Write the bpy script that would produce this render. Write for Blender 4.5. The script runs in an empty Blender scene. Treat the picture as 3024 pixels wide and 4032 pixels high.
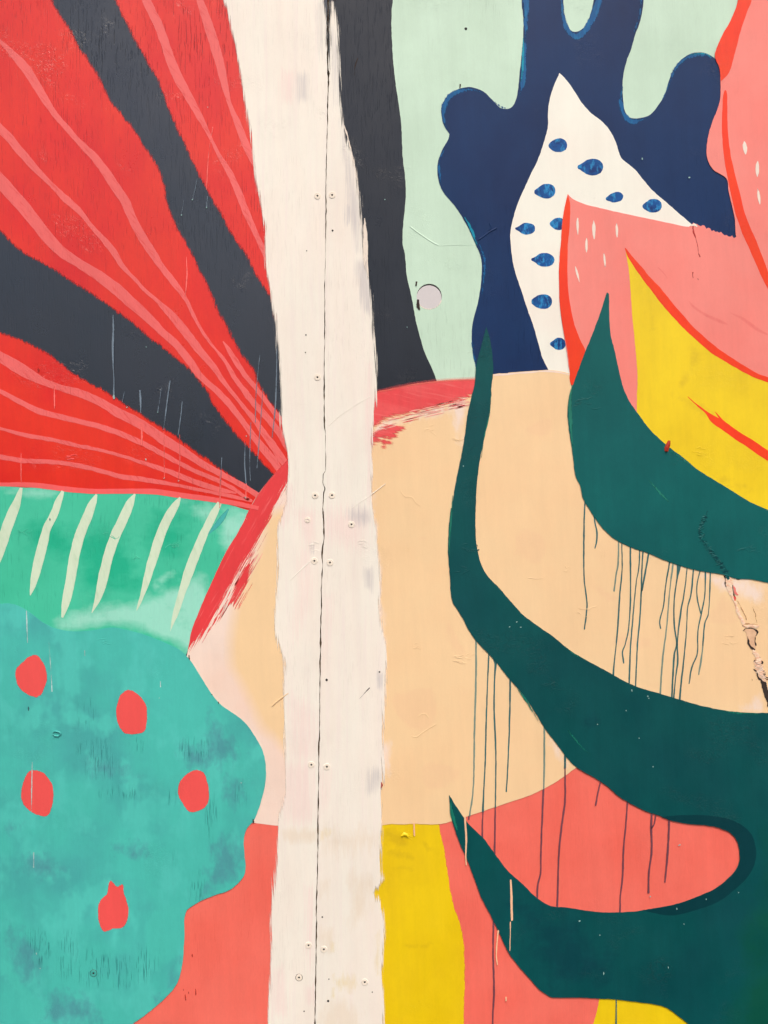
import bpy, math, random
import numpy as np
from mathutils import Vector
from mathutils.geometry import delaunay_2d_cdt

# ------------------------------------------------------------------ camera, sky, sun
S = 0.00046            # metres per unit of the drawing laid out on the boards
CZ = 1.25              # height of the middle of the picture above the boards' foot
DIST = 1.75
scene = bpy.context.scene
cam_d = bpy.data.cameras.new('camera')
cam = bpy.data.objects.new('camera', cam_d)
scene.collection.objects.link(cam)
cam.location = (0, -DIST, CZ)
cam.rotation_euler = (math.radians(90), 0, 0)
cam_d.sensor_fit = 'VERTICAL'
cam_d.sensor_height = 36
cam_d.lens = 36 / (2 * (2016 * S) / DIST)
cam_d.clip_start = 0.05
cam_d.clip_end = 200
scene.camera = cam

SUN_EL, SUN_AZ = math.radians(58), math.radians(14)     # high behind the viewer's right shoulder
world = bpy.data.worlds.new('World'); scene.world = world
world.use_nodes = True
wn = world.node_tree
sky = wn.nodes.new('ShaderNodeTexSky'); sky.sky_type = 'NISHITA'; sky.sun_disc = False
sky.sun_elevation = SUN_EL
sky.air_density = 1.0; sky.dust_density = 5.0; sky.ozone_density = 0.4
sky.sun_rotation = math.pi - SUN_AZ
bg = wn.nodes['Background']; bg.inputs['Strength'].default_value = 0.10
wn.links.new(sky.outputs[0], bg.inputs[0])
sd_ = bpy.data.lights.new('sun', 'SUN'); sd_.energy = 1.5; sd_.angle = math.radians(16); sd_.color = (1.0, 0.92, 0.83)
sun = bpy.data.objects.new('sun', sd_); scene.collection.objects.link(sun)
sdir = Vector((math.sin(SUN_AZ) * math.cos(SUN_EL), -math.cos(SUN_AZ) * math.cos(SUN_EL), math.sin(SUN_EL)))
sun.rotation_euler = sdir.to_track_quat('Z', 'Y').to_euler()
scene.view_settings.view_transform = 'Standard'
scene.view_settings.look = 'None'
scene.view_settings.exposure = 0.64
scene.cycles.transparent_max_bounces = 24
scene.cycles.max_bounces = 6

# ------------------------------------------------------------------ drawing helpers
K = 1000 / 1659.0
def t(c, r, *pts):                       # points measured in a 1000-unit tile of the drawing
    return [(1000 * c + p[0] * K, 1000 * r + p[1] * K) + ((p[2] * K,) if len(p) > 2 else ()) for p in pts]
def P(x, y, z=0.0):                      # drawing -> metres
    return ((x - 1512) * S, z, (2016 - y) * S + CZ)
LV = 0.0002
BX0, BX1, BY0, BY1 = -1380, 3922, -560, 4744
MA, MB_ = math.radians, math.pi

def spline(pts, closed=False, step=10, corners=()):
    """centripetal-like Catmull-Rom through pts; corner indices stay sharp"""
    p = np.array([q[:3] for q in pts], float)
    n = len(p)
    out = []
    rng = range(n if closed else n - 1)
    for i in rng:
        p1, p2 = p[i], p[(i + 1) % n]
        p0 = p[i - 1] if (closed or i > 0) else 2 * p1 - p2
        p3 = p[(i + 2) % n] if (closed or i + 2 < n) else 2 * p2 - p1
        d12 = np.hypot(*(p2 - p1)[:2])
        if i in corners: m1 = (p2 - p1)
        else:
            d01 = np.hypot(*(p1 - p0)[:2]) + 1e-6
            m1 = (p2 - p0) * d12 / (d01 + d12 + 1e-9)
        j = (i + 1) % n
        if j in corners: m2 = (p2 - p1)
        else:
            d23 = np.hypot(*(p3 - p2)[:2]) + 1e-6
            m2 = (p3 - p1) * d12 / (d12 + d23 + 1e-9)
        k = max(1, int(min(d12, 600) / step))
        for s in range(k):
            u = s / k
            h = (2*u**3 - 3*u**2 + 1, u**3 - 2*u**2 + u, -2*u**3 + 3*u**2, u**3 - u**2)
            out.append(h[0]*p1 + h[1]*m1 + h[2]*p2 + h[3]*m2)
    if not closed: out.append(p[-1])
    return np.array(out)

def auto_corners(pts, closed=True, deg=62):
    n = len(pts); c = set()
    for i in range(n):
        a, b, d = np.array(pts[i - 1][:2]), np.array(pts[i][:2]), np.array(pts[(i + 1) % n][:2])
        u, v = b - a, d - b
        nu, nv = np.hypot(*u) + 1e-9, np.hypot(*v) + 1e-9
        if math.degrees(math.acos(max(-1, min(1, float(u @ v) / nu / nv)))) > deg: c.add(i)
    return c

def wobble(p, amp, seed):
    rs = np.random.RandomState(seed)
    n = len(p)
    s = np.arange(n)
    d = np.roll(p[:, :2], -1, 0) - np.roll(p[:, :2], 1, 0)
    L = np.hypot(d[:, 0], d[:, 1]) + 1e-9
    nx, ny = -d[:, 1] / L, d[:, 0] / L
    k = sum(np.sin(s * f + rs.rand() * 6.28) * a for f, a in ((.23, .5), (.61, .4), (1.27, .35), (2.3, .3)))
    k = k * .6 + rs.randn(n) * .25
    q = p.copy(); q[:, 0] += nx * k * amp; q[:, 1] += ny * k * amp
    return q

SEAM = (t(1, 0, (486, -930, 8), (484, 0, 9), (483, 200, 8), (480, 430, 7), (488, 480, 8), (484, 600, 5), (482, 700, 5), (478, 900, 5), (472, 1100, 5),
         (470, 1250, 5), (470, 1450, 4), (468, 1600, 2)) +
        t(1, 1, (468, 20, 2), (462, 200, 3), (462, 430, 4), (462, 500, 5), (460, 640, 2), (459, 800, 5), (459, 900, 7), (460, 1130, 6), (468, 1170, 3), (468, 1220, 3), (470, 1300, 3),
         (468, 1415, 3), (452, 1440, 4), (451, 1500, 4), (465, 1535, 4), (455, 1562, 5), (452, 1640, 6)) +
        t(1, 2, (450, 0, 6), (456, 90, 6), (458, 200, 6), (446, 280, 8), (444, 300, 7), (448, 380, 5), (440, 540, 4), (442, 650, 5), (438, 715, 8), (437, 760, 4), (435, 850, 10), (435, 885, 9), (435, 920, 4),
         (433, 1000, 6), (432, 1070, 7), (431, 1120, 6), (430, 1300, 6), (428, 1500, 5), (424, 1550, 9), (423, 1590, 9), (424, 1620, 5)) +
        t(1, 3, (424, 0, 5), (422, 200, 5), (418, 390, 8), (418, 600, 6), (412, 800, 4), (409, 900, 5), (408, 1100, 6), (405, 1300, 6), (400, 1659, 6), (390, 2894, 6)))
_sy = np.array([p[1] for p in SEAM]); _sx = np.array([p[0] for p in SEAM]); _sw = np.array([p[2] for p in SEAM])
_yy = np.arange(BY0, BY1 + 1, 6.0)
_rs = np.random.RandomState(4)
_jx = np.convolve(_rs.randn(len(_yy)), np.ones(3) / 3, 'same') * .8
_jw = np.clip(1 + np.convolve(_rs.randn(len(_yy)), np.ones(4) / 4, 'same') * .75, .35, 2.2)
_cx = np.interp(_yy, _sy, _sx) + _jx
_hw = np.interp(_yy, _sy, _sw) * _jw * .54
def seam_l(y): return np.interp(y, _yy, _cx - _hw)
def seam_r(y): return np.interp(y, _yy, _cx + _hw)

col = scene.collection
def new_obj(name, mesh, mat, parent=None):
    o = bpy.data.objects.new(name, mesh)
    col.objects.link(o)
    if mat is not None: mesh.materials.append(mat)
    if parent is not None: o.parent = parent
    return o
ROOTS = {}
def local(v, parent):
    v = np.asarray(v, float)
    return v - np.array(parent.location) if parent is not None else v
def mesh_np(name, verts, faces):
    me = bpy.data.meshes.new(name)
    me.from_pydata([tuple(map(float, v)) for v in verts], [], [tuple(int(i) for i in f) for f in faces])
    me.update()
    return me

_seed = [10]
def shape(name, pts, mat, lv, parent, wob=1.0, step=10, corners=None, label=None, raw=False, thick=None, fields=None, grid=26):
    """a coat of paint with a clean edge: outline -> flat film with a low rim"""
    _seed[0] += 1
    if raw: p = np.array([q[:2] for q in pts], float)
    else:
        cs = auto_corners(pts) if corners is None else corners
        p = spline(pts, True, step, cs)[:, :2]
        if wob: p = wobble(p, wob, _seed[0])
    p[:, 0] = np.clip(p[:, 0], BX0, BX1); p[:, 1] = np.clip(p[:, 1], BY0, BY1)
    n = len(p)
    pin = [Vector((float(a), float(b))) for a, b in p]
    if fields:
        gx, gy = np.meshgrid(np.arange(max(-250, p[:, 0].min()), min(3300, p[:, 0].max()), grid), np.arange(max(-250, p[:, 1].min()), min(4300, p[:, 1].max()), grid))
        gx = gx.ravel() + np.random.RandomState(1).rand(gx.size) * 4; gy = gy.ravel()
        ok = sdf(gx, gy, p) > grid * .45
        pin += [Vector((float(a), float(b))) for a, b in zip(gx[ok], gy[ok])]
    vs, es, fs, *_r = delaunay_2d_cdt(pin, [], [list(range(n))], 1, 1e-3)
    y = -(lv * LV)
    V = [P(v[0], v[1], y) for v in vs]
    F = []
    for f in fs:
        a = [vs[i] for i in f]
        ar = sum(a[i][0] * a[(i + 1) % len(a)][1] - a[(i + 1) % len(a)][0] * a[i][1] for i in range(len(a)))
        F.append(tuple(f) if ar < 0 else tuple(reversed(f)))
    # low rim
    m = len(V)
    th = thick or LV * .9
    V += [P(a, b, y) for a, b in p] + [P(a, b, y + th) for a, b in p]
    for i in range(n):
        j = (i + 1) % n
        F.append((m + i, m + j, m + n + j, m + n + i))
    me = mesh_np(name, local(V, parent), F)
    if fields:
        xs = np.array([v[0] / S + 1512 for v in V]); ys = np.array([2016 - (v[2] - CZ) / S for v in V])
        for nm, polys in fields.items():
            w = np.zeros(len(V))
            for pl, soft in polys:
                w = np.maximum(w, np.clip((sdf(xs, ys, spline(pl, True, 30, ())[:, :2]) + soft * .3) / soft, 0, 1))
            a2 = me.attributes.new(nm, 'FLOAT', 'POINT'); a2.data.foreach_set('value', w.astype(np.float32))
    o = new_obj(name, me, mat, parent)
    if label: o['label'] = label
    return o

def sdf(px, py, poly):
    a = poly; b = np.roll(poly, -1, 0)
    res = np.empty(len(px)); CH = max(1, int(4e6 / len(a)))
    for s in range(0, len(px), CH):
        x = px[s:s+CH, None]; y = py[s:s+CH, None]
        ex, ey = (b - a)[:, 0][None], (b - a)[:, 1][None]
        wx, wy = x - a[:, 0][None], y - a[:, 1][None]
        u = np.clip((wx * ex + wy * ey) / (ex**2 + ey**2 + 1e-9), 0, 1)
        d = np.sqrt(((wx - ex * u)**2 + (wy - ey * u)**2).min(1))
        c1 = (a[:, 1][None] > y) != (b[:, 1][None] > y)
        with np.errstate(divide='ignore', invalid='ignore'):
            xi = ex * wy / np.where(ey == 0, 1e-9, ey) + a[:, 0][None]
        ins = (c1 & (x < xi)).sum(1) % 2 == 1
        res[s:s+CH] = np.where(ins, d, -d)
    return res

def brushed(name, pts, mat, lv, parent, margin=26, h=8, step=22, side=None, label=None, corners=None, ext=None, fields=None, calm=None):
    """a coat of paint whose edge breaks up into bristle marks: film mesh with its edge distance stored"""
    cs = auto_corners(pts) if corners is None else corners
    p = spline(pts, True, step, cs)[:, :2]
    x0, x1 = max(BX0, p[:, 0].min() - margin), min(BX1, p[:, 0].max() + margin)
    y0, y1 = max(BY0, p[:, 1].min() - margin), min(BY1, p[:, 1].max() + margin)
    if ext: x0, x1, y0, y1 = max(x0, ext[0]), min(x1, ext[1]), max(y0, ext[2]), min(y1, ext[3])
    nx, ny = int((x1 - x0) / h) + 2, int((y1 - y0) / h) + 2
    gx = np.linspace(x0, x1, nx); gy = np.linspace(y0, y1, ny)
    X, Y = np.meshgrid(gx, gy)
    if side == 'l': X = np.minimum(X, seam_l(Y))
    if side == 'r': X = np.maximum(X, seam_r(Y))
    d = sdf(X.ravel(), Y.ravel(), p)
    D = d.reshape(X.shape)
    keep = (D > -margin)
    cell = keep[:-1, :-1] | keep[1:, :-1] | keep[:-1, 1:] | keep[1:, 1:]
    wdt = (X[:-1, 1:] - X[:-1, :-1]) + (X[1:, 1:] - X[1:, :-1])
    cell &= wdt > 0.02
    jj, ii = np.nonzero(cell)
    idx = np.arange(nx * ny).reshape(ny, nx)
    q = np.stack([idx[jj + 1, ii], idx[jj + 1, ii + 1], idx[jj, ii + 1], idx[jj, ii]], 1)
    used, inv = np.unique(q, return_inverse=True)
    q = inv.reshape(q.shape)
    xs, ys = X.ravel()[used], Y.ravel()[used]
    V = np.stack([(xs - 1512) * S, np.full(len(xs), -lv * LV), (2016 - ys) * S + CZ], 1)
    V = local(V, parent)
    me = bpy.data.meshes.new(name)
    me.vertices.add(len(V)); me.vertices.foreach_set('co', V.astype(np.float32).ravel())
    me.loops.add(q.size); me.loops.foreach_set('vertex_index', q.astype(np.int32).ravel())
    me.polygons.add(len(q)); me.polygons.foreach_set('loop_start', np.arange(0, q.size, 4, dtype=np.int32))
    me.update(calc_edges=True)
    at = me.attributes.new('edge', 'FLOAT', 'POINT'); at.data.foreach_set('value', d[used].astype(np.float32))
    for nm, polys in (fields or {}).items():
        w = np.zeros(len(used))
        for pl, soft in polys:
            pp = spline(pl, True, 30, ())[:, :2]
            w = np.maximum(w, np.clip((sdf(xs, ys, pp) + soft * .3) / soft, 0, 1))
        a2 = me.attributes.new(nm, 'FLOAT', 'POINT'); a2.data.foreach_set('value', w.astype(np.float32))
    if calm is not None:
        cp = np.array(calm)[:, :2]; a_, b_ = cp[:-1], cp[1:]
        dd = np.full(len(xs), 1e9)
        for (ax, ay), (bx, by) in zip(a_, b_):
            L2 = (bx-ax)**2 + (by-ay)**2 + 1e-9
            u = np.clip(((xs-ax)*(bx-ax) + (ys-ay)*(by-ay)) / L2, 0, 1)
            dd = np.minimum(dd, np.hypot(xs-ax-u*(bx-ax), ys-ay-u*(by-ay)))
        a3 = me.attributes.new('calm', 'FLOAT', 'POINT'); a3.data.foreach_set('value', np.clip(1.15 - dd / 34, 0, .96).astype(np.float32))
    o = new_obj(name, me, mat, parent)
    if label: o['label'] = label
    return o

def ribbon(p, wob, seed, sharp):
    """left and right rails of a stroke"""
    d = np.gradient(p[:, :2], axis=0)
    L = np.hypot(d[:, 0], d[:, 1]) + 1e-9
    nx, ny = -d[:, 1] / L, d[:, 0] / L
    rs = np.random.RandomState(seed)
    n = len(p)
    ja = np.convolve(rs.randn(n + 2), np.ones(3) / 3, 'valid') * wob
    jb = np.convolve(rs.randn(n + 2), np.ones(3) / 3, 'valid') * wob
    w = p[:, 2] / 2
    return (np.stack([p[:, 0] + nx * (w + ja), p[:, 1] + ny * (w + ja)], 1),
            np.stack([p[:, 0] - nx * (w + jb), p[:, 1] - ny * (w + jb)], 1))

def stroke(name, pts, mat, lv, parent, wob=.8, step=9, label=None, ridge=0, cap=True, width=None):
    _seed[0] += 1
    if width is not None: pts = [(q[0], q[1], width if len(q) < 3 else q[2]) for q in pts]
    p = spline(pts, False, step)
    p[:, 2] = np.maximum(p[:, 2], .8)
    if cap and len(p) > 3 and ridge == 0 and p[-1, 2] > 3:
        # rounded ends
        d = p[-1, :2] - p[-2, :2]; d = d / (np.hypot(*d) + 1e-9); w = p[-1, 2]
        p = np.vstack([p, [*(p[-1, :2] + d * w * .28), w * .8], [*(p[-1, :2] + d * w * .45), w * .35]])
        d = p[0, :2] - p[1, :2]; d = d / (np.hypot(*d) + 1e-9); w = p[0, 2]
        p = np.vstack([[*(p[0, :2] + d * w * .45), w * .35], [*(p[0, :2] + d * w * .28), w * .8], p])
    a, b = ribbon(p, wob, _seed[0], False)
    n = len(p)
    y = -lv * LV
    V = [P(q[0], q[1], y) for q in a] + [P(q[0], q[1], y - ridge) for q in p] + [P(q[0], q[1], y) for q in b]
    F = []
    for i in range(n - 1):
        F.append((i, i + 1, n + i + 1, n + i)); F.append((n + i, n + i + 1, 2*n + i + 1, 2*n + i))
    # ribs face the viewer
    v0, v1, v2 = (np.array(V[k]) for k in F[len(F)//2][:3])
    if np.cross(v1 - v0, v2 - v1)[1] > 0: F = [tuple(reversed(f)) for f in F]
    me = mesh_np(name, local(V, parent), F)
    at = me.attributes.new('edge', 'FLOAT', 'POINT')
    at.data.foreach_set('value', np.concatenate([np.zeros(n), p[:, 2] / 2, np.zeros(n)]).astype(np.float32))
    if ridge:
        for f in me.polygons: f.use_smooth = True
    o = new_obj(name, me, mat, parent)
    if label: o['label'] = label
    return o

# ------------------------------------------------------------------ materials
E = (1.0, 1.0, 1.0)          # light that falls on the boards, per channel (white balance of the paints)
def lin(c):
    r = []
    for i, v in enumerate(c):
        v = v / 255
        v = v / 12.92 if v <= .04045 else ((v + .055) / 1.055) ** 2.4
        r.append(min(.92, max(.002, (v - OFF[i]) / E[i])))
    return tuple(r) + (1,)
E = (1.0, 1.0, 1.0); OFF = (.0, .0, .0)

class NT:
    def __init__(s, name):
        s.m = bpy.data.materials.new(name); s.m.use_nodes = True
        s.t = s.m.node_tree; s.t.nodes.clear()
    def n(s, typ, props=None, **inp):
        nd = s.t.nodes.new(typ)
        for k, v in (props or {}).items(): setattr(nd, k, v)
        for k, v in inp.items():
            key = int(k[1:]) if k[0] == 'i' and k[1:].isdigit() else k.replace('_', ' ')
            s.set(nd.inputs[key], v)
        return nd
    def set(s, sock, v):
        if isinstance(v, bpy.types.NodeSocket): s.t.links.new(v, sock)
        else: sock.default_value = v
    def math(s, op, a, b=0.0, clamp=False):
        return s.n('ShaderNodeMath', {'operation': op, 'use_clamp': clamp}, i0=a, i1=b).outputs[0]
    def ramp(s, v, a, b, lo=0., hi=1.):
        return s.n('ShaderNodeMapRange', {'clamp': True}, i0=v, i1=a, i2=b, i3=lo, i4=hi).outputs[0]
    def noise(s, fx, fy, detail=2., rough=.55, rot=0., seed=0., dist=0.):
        k = 1 / (1000 * S)
        if rot:
            mp0 = s.n('ShaderNodeMapping', {'vector_type': 'POINT'}, Vector=s.co, Rotation=(0, rot, 0)).outputs[0]
        else: mp0 = s.co
        mp = s.n('ShaderNodeMapping', {'vector_type': 'POINT'}, Vector=mp0, Location=(seed, seed * .7, -seed), Scale=(fx * k, fx * k, fy * k))
        return s.n('ShaderNodeTexNoise', None, Vector=mp.outputs[0], Scale=1.0, Detail=detail, Roughness=rough, Distortion=dist).outputs[0]
    def mix(s, f, a, b, mode='MIX'):
        nd = s.n('ShaderNodeMix', {'data_type': 'RGBA', 'blend_type': mode})
        s.set(nd.inputs[0], f); s.set(nd.inputs[6], a); s.set(nd.inputs[7], b)
        return nd.outputs[2]

_matn = [0]; SPEC = {}
def coat(m, q):
    """colour of one coat of paint, before anything drawn over it"""
    color = lin(q['c']); cs = m.mix(0., color, color); sd = q['sd']
    if q['blotch']:
        cs = m.mix(m.ramp(m.noise(q['bf'][0], q['bf'][1], 4, .6, q['rot'], sd), *q['bamt']), color, lin(q['blotch']))
    if q['streak']:
        cs = m.mix(m.ramp(m.noise(q['sf'][0], q['sf'][1], 3, .6, q['rot'], sd + 11), *q['samt']), cs, lin(q['streak']))
    return cs
def paint(name, c, blotch=None, bf=(3, 3), bamt=(.4, .7), streak=None, sf=(60, 3), samt=(.5, .8), checks=0., checkcol=None, high=False, gate=False,
          dry=None, opacity=1., rough=.5, bump=.32, wrinkle=.16, tone=.05, rot=0., spec=.45, scuff=0., under=None, fields=()):
    """wall paint on plywood. dry=(amp, soft, bias, fx, fy, rot) breaks the edge into bristle marks;
    under = the coat this one is feathered into (same film, colours blended)"""
    _matn[0] += 1; sd = _matn[0] * 3.7
    m = NT(name)
    m.co = m.n('ShaderNodeTexCoord').outputs['Object']
    q = dict(c=c, blotch=blotch, bf=bf, bamt=bamt, streak=streak, sf=sf, samt=samt, rot=rot, sd=sd, tone=tone, checks=checks, checkcol=checkcol, high=high, rough=rough, spec=spec)
    SPEC[name] = q
    cs = coat(m, q)
    if under:
        u = SPEC[under]; tone, checks, checkcol, high, rough, spec = u['tone'], u['checks'], u['checkcol'], u['high'], u['rough'], u['spec']
        c = u['c']
    a = opacity
    if dry:
        amp, soft, bias, fx, fy, dr = dry
        e = m.n('ShaderNodeAttribute', {'attribute_name': 'edge'}).outputs['Fac']
        nz = m.noise(fx, fy, 4, .65, dr, sd + 20)
        nz2 = m.noise(fx * .2, fy * .5, 2, .5, dr, sd + 23)
        nn = m.math('ADD', m.math('MULTIPLY', m.math('SUBTRACT', nz, .5), 2.2 * amp), m.math('MULTIPLY', m.math('SUBTRACT', nz2, .5), 1.2 * amp))
        if not under:
            calm = m.n('ShaderNodeAttribute', {'attribute_name': 'calm'}).outputs['Fac']
            nn = m.math('MULTIPLY', nn, m.math('SUBTRACT', 1., calm))
            bs_ = m.math('MULTIPLY', m.math('SUBTRACT', 1., calm), bias)
        else: bs_ = bias
        a = m.ramp(m.math('ADD', m.math('ADD', e, nn), bs_), -soft, soft, 0., opacity)
    if under: cs = m.mix(a, coat(m, u), cs)
    for nm, fc, amt, *fq in fields:
        fx_, fy_ = fq or (110, 6)
        f = m.n('ShaderNodeAttribute', {'attribute_name': nm}).outputs['Fac']
        br = m.ramp(m.math('ADD', f, m.math('MULTIPLY', m.math('SUBTRACT', m.noise(fx_, fy_, 4, .65, 0, sd + 41), .5), 1.9)), .25, .95, 0., amt)
        f2 = m.math('MULTIPLY', br, m.ramp(f, 0., .15))
        cs = m.mix(f2, cs, lin(fc))
    # hand-rolled unevenness of the coat
    tn = m.noise(9, 6, 5, .62, 0, 5)
    tv = m.ramp(tn, .25, .75, 1 - tone, 1 + tone)
    tf = m.noise(150, 60, 2, .6, 0, 7)
    tv = m.math('MULTIPLY', tv, m.ramp(tf, .3, .7, 1 - tone * .45, 1 + tone * .45))
    tb = m.noise(34, 2.2, 3, .6, rot * .5 + .06, 9); tc = m.noise(2.4, 1.8, 3, .5, 0, 15)
    tv = m.math('MULTIPLY', tv, m.ramp(tb, .3, .7, 1 - tone * .5 - .008, 1 + tone * .5 + .008))
    tv = m.math('MULTIPLY', tv, m.ramp(tc, .3, .7, 1 - tone * .5 - .015, 1 + tone * .5 + .015))
    tvc = m.n('ShaderNodeCombineColor', None, i0=tv, i1=tv, i2=tv).outputs[0]
    cs = m.mix(1., cs, tvc, 'MULTIPLY')
    h = None
    if checks:
        ck = m.noise(320 if gate else 250, 14, 2, .5, 0, 3.3)
        rg = m.ramp(m.noise(1.9, 1.7, 3, .6, 0, 8.9), .40, .64)
        if gate: rg = m.n('ShaderNodeAttribute', {'attribute_name': 'grained'}).outputs['Fac']
        if high:
            z = m.n('ShaderNodeSeparateXYZ', None, Vector=m.n('ShaderNodeNewGeometry').outputs['Position']).outputs[2]
            rg = m.math('MULTIPLY', m.math('ADD', rg, .35), m.ramp(z, CZ + .25, CZ + .85))
        ckf = m.math('MULTIPLY', m.ramp(ck, .60, .66, 0., .8), m.math('MULTIPLY', rg, checks), True)
        cs = m.mix(ckf, cs, lin(checkcol or tuple(int(v * .35) for v in c)))
        h = m.math('MULTIPLY', ckf, -1.2)
    if scuff:
        sn = m.ramp(m.noise(14, 10, 5, .7, 0, sd + 31, .6), .66, .72)
        sg = m.ramp(m.noise(1.6, 1.6, 1, .5, 0, sd + 37), .5, .62)
        cs = m.mix(m.math('MULTIPLY', m.math('MULTIPLY', sn, sg), scuff), cs, (.18, .15, .12, 1))
    bs = m.n('ShaderNodeBsdfPrincipled', None, Base_Color=cs, Roughness=m.ramp(tn, .3, .7, rough - .05, rough + .07))
    bs.inputs['Specular IOR Level'].default_value = spec
    # relief: wood grain, roller stipple and patches of wrinkled old paper under the paint
    grain = m.noise(110, 5, 3, .6, 0, 1.7)
    stip = m.noise(170, 170, 2, .5, 0, 4.4)
    hh = m.math('ADD', m.math('MULTIPLY', grain, .5 * bump), m.math('MULTIPLY', stip, .4 * bump))
    if wrinkle:
        wr = m.noise(38, 52, 3, .55, 0, 6.2, 1.6)
        wl = m.math('ABSOLUTE', m.math('SUBTRACT', wr, .5))
        wl = m.ramp(wl, 0., .03, 1., 0.)
        wm = m.ramp(m.noise(4.2, 5.5, 2, .5, 0, 12.6), .58, .68)
        hh = m.math('ADD', hh, m.math('MULTIPLY', m.math('MULTIPLY', wl, wm), wrinkle * 1.6))
    if h is not None: hh = m.math('ADD', hh, h)
    bp = m.n('ShaderNodeBump', None, Strength=1.0, Distance=.0006, Height=hh)
    m.t.links.new(bp.outputs[0], bs.inputs['Normal'])
    surf = bs.outputs[0]
    if (dry or opacity < 1) and not under:
        tr = m.n('ShaderNodeBsdfTransparent')
        surf = m.n('ShaderNodeMixShader', None, i0=a, i1=tr.outputs[0], i2=surf).outputs[0]
    out = m.n('ShaderNodeOutputMaterial')
    m.t.links.new(surf, out.inputs[0])
    return m.m

def plain(name, c, rough=.6, metal=0., var=.15):
    m = NT(name)
    m.co = m.n('ShaderNodeTexCoord').outputs['Object']
    tv = m.ramp(m.noise(60, 30, 3, .6, 0, 2.), .3, .7, 1 - var, 1 + var)
    cc = m.n('ShaderNodeCombineColor', None, i0=tv, i1=tv, i2=tv).outputs[0]
    bs = m.n('ShaderNodeBsdfPrincipled', None, Base_Color=m.mix(1., c, cc, 'MULTIPLY'), Roughness=rough, Metallic=metal)
    m.t.links.new(bs.outputs[0], m.n('ShaderNodeOutputMaterial').inputs[0])
    return m.m

#CALIB
E = (0.95, 0.93, 0.90); OFF = (.012, .012, .012)

GREY_C, RED, VEIN = (50, 56, 67), (225, 48, 41), (240, 108, 104)
M = {}
M['grey'] = paint('charcoal paint', (40, 46, 57), blotch=(34, 43, 55), checks=1., high=True, checkcol=(14, 14, 20), tone=.07, wrinkle=.15, rough=.29, spec=.85)
M['grey_r'] = paint('old charcoal paint', (43, 47, 55), blotch=(38, 42, 50), checks=.9, high=True, checkcol=(14, 14, 18), tone=.07, wrinkle=.15, rough=.31, spec=.45)
M['mint'] = paint('mint paint', (200, 225, 201), blotch=(192, 217, 192), checks=.3, checkcol=(130, 150, 130), tone=.03, rough=.5)
M['red'] = paint('red paint', (227, 50, 26), blotch=(218, 34, 14), bf=(4, 3), checks=.8, high=True, checkcol=(150, 26, 24), tone=.045, dry=(12, 5, 3, 150, 34, 0), rough=.31, spec=.7)
M['vein'] = paint('pink vein paint', VEIN, streak=(228, 74, 70), sf=(120, 16), samt=(.55, .8), rot=.75, checks=.4, checkcol=(190, 50, 50), tone=.04, dry=(3.2, 1.6, 2.4, 170, 30, .75), opacity=.94)
M['veinflat'] = paint('pink border paint', (240, 98, 96), tone=.04)
M['green'] = paint('airbrushed green paint', (74, 196, 158), blotch=(68, 190, 152), bf=(3.2, 5.5), tone=.03, checks=.35, checkcol=(30, 120, 100), fields=(('lush', (40, 178, 138), 1., 8, 12), ('pale', (156, 222, 198), .95, 6, 9)))
M['cream_dash'] = paint('pale green paint', (210, 226, 196), streak=(190, 215, 180), sf=(60, 20), rot=.3, tone=.04)
M['teal'] = paint('teal paint', (78, 187, 172), blotch=(76, 170, 164), bf=(2.6, 3), bamt=(.44, .66), streak=(84, 192, 178), sf=(7, 5), samt=(.5, .6), checks=.7, gate=True, checkcol=(30, 88, 98), tone=.04, fields=(('worn', (80, 148, 154), .85, 26, 16), ('fresh', (80, 190, 174), 1., 20, 20)))
M['coral'] = paint('coral paint', (243, 116, 100), blotch=(238, 106, 90), tone=.035, checks=.15, checkcol=(205, 60, 55))
M['dot'] = paint('red dot paint', (236, 88, 84), tone=.03, dry=(4, 1.5, 1, 90, 25, 0))
M['blush'] = paint('pale blush paint', (251, 217, 199), blotch=(248, 209, 188), tone=.02)
M['peach'] = paint('peach paint', (247, 206, 158), blotch=(244, 202, 154), bf=(3, 3), tone=.018, fields=(('dull', (239, 197, 153), .55, 12, 12), ('blushy', (253, 218, 200), .95, 26, 12)))
M['peach_soft'] = paint('feathered peach paint', (247, 206, 158), tone=.018, dry=(9, 26, 6, 20, 6, 0), under='pale blush paint')

M['crimson_l'] = paint('crimson paint streaked down', (226, 66, 68), streak=(240, 110, 108), sf=(120, 8), samt=(.58, .8), rot=-.5, tone=.05, dry=(46, 3, -6, 260, 8, -.5))
M['crimson_r'] = paint('crimson paint streaked across', (228, 74, 76), blotch=(234, 96, 94), bf=(3, 12), streak=(240, 118, 112), sf=(6, 80), samt=(.55, .8), rot=-.22, tone=.05, dry=(26, 9, -2, 9, 170, -.22))
M['strip'] = paint('cream paint brushed down', (248, 234, 218), blotch=(243, 228, 212), bf=(5, 1.6), streak=(240, 226, 214), sf=(70, 2.5), samt=(.5, .85), tone=.018, checks=.2, checkcol=(190, 175, 160), dry=(22, 3.5, 4, 270, 7, .04), rough=.5,
    fields=(('rosy', (244, 211, 202), .5, 150, 5), ('ashen', (200, 192, 188), .75, 200, 6), ('ochre', (226, 202, 136), .55, 60, 14), ('tan', (234, 217, 194), .7, 50, 10)))
M['navy'] = paint('navy paint', (14, 55, 94), blotch=(12, 49, 86), tone=.06, checks=.35, checkcol=(14, 24, 46), rough=.42, spec=.25)
M['rim'] = paint('mid blue glaze', (18, 88, 138), streak=(30, 116, 160), sf=(90, 20), tone=.12, dry=(12, 2, -3, 140, 40, .2), spec=.25)
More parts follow.
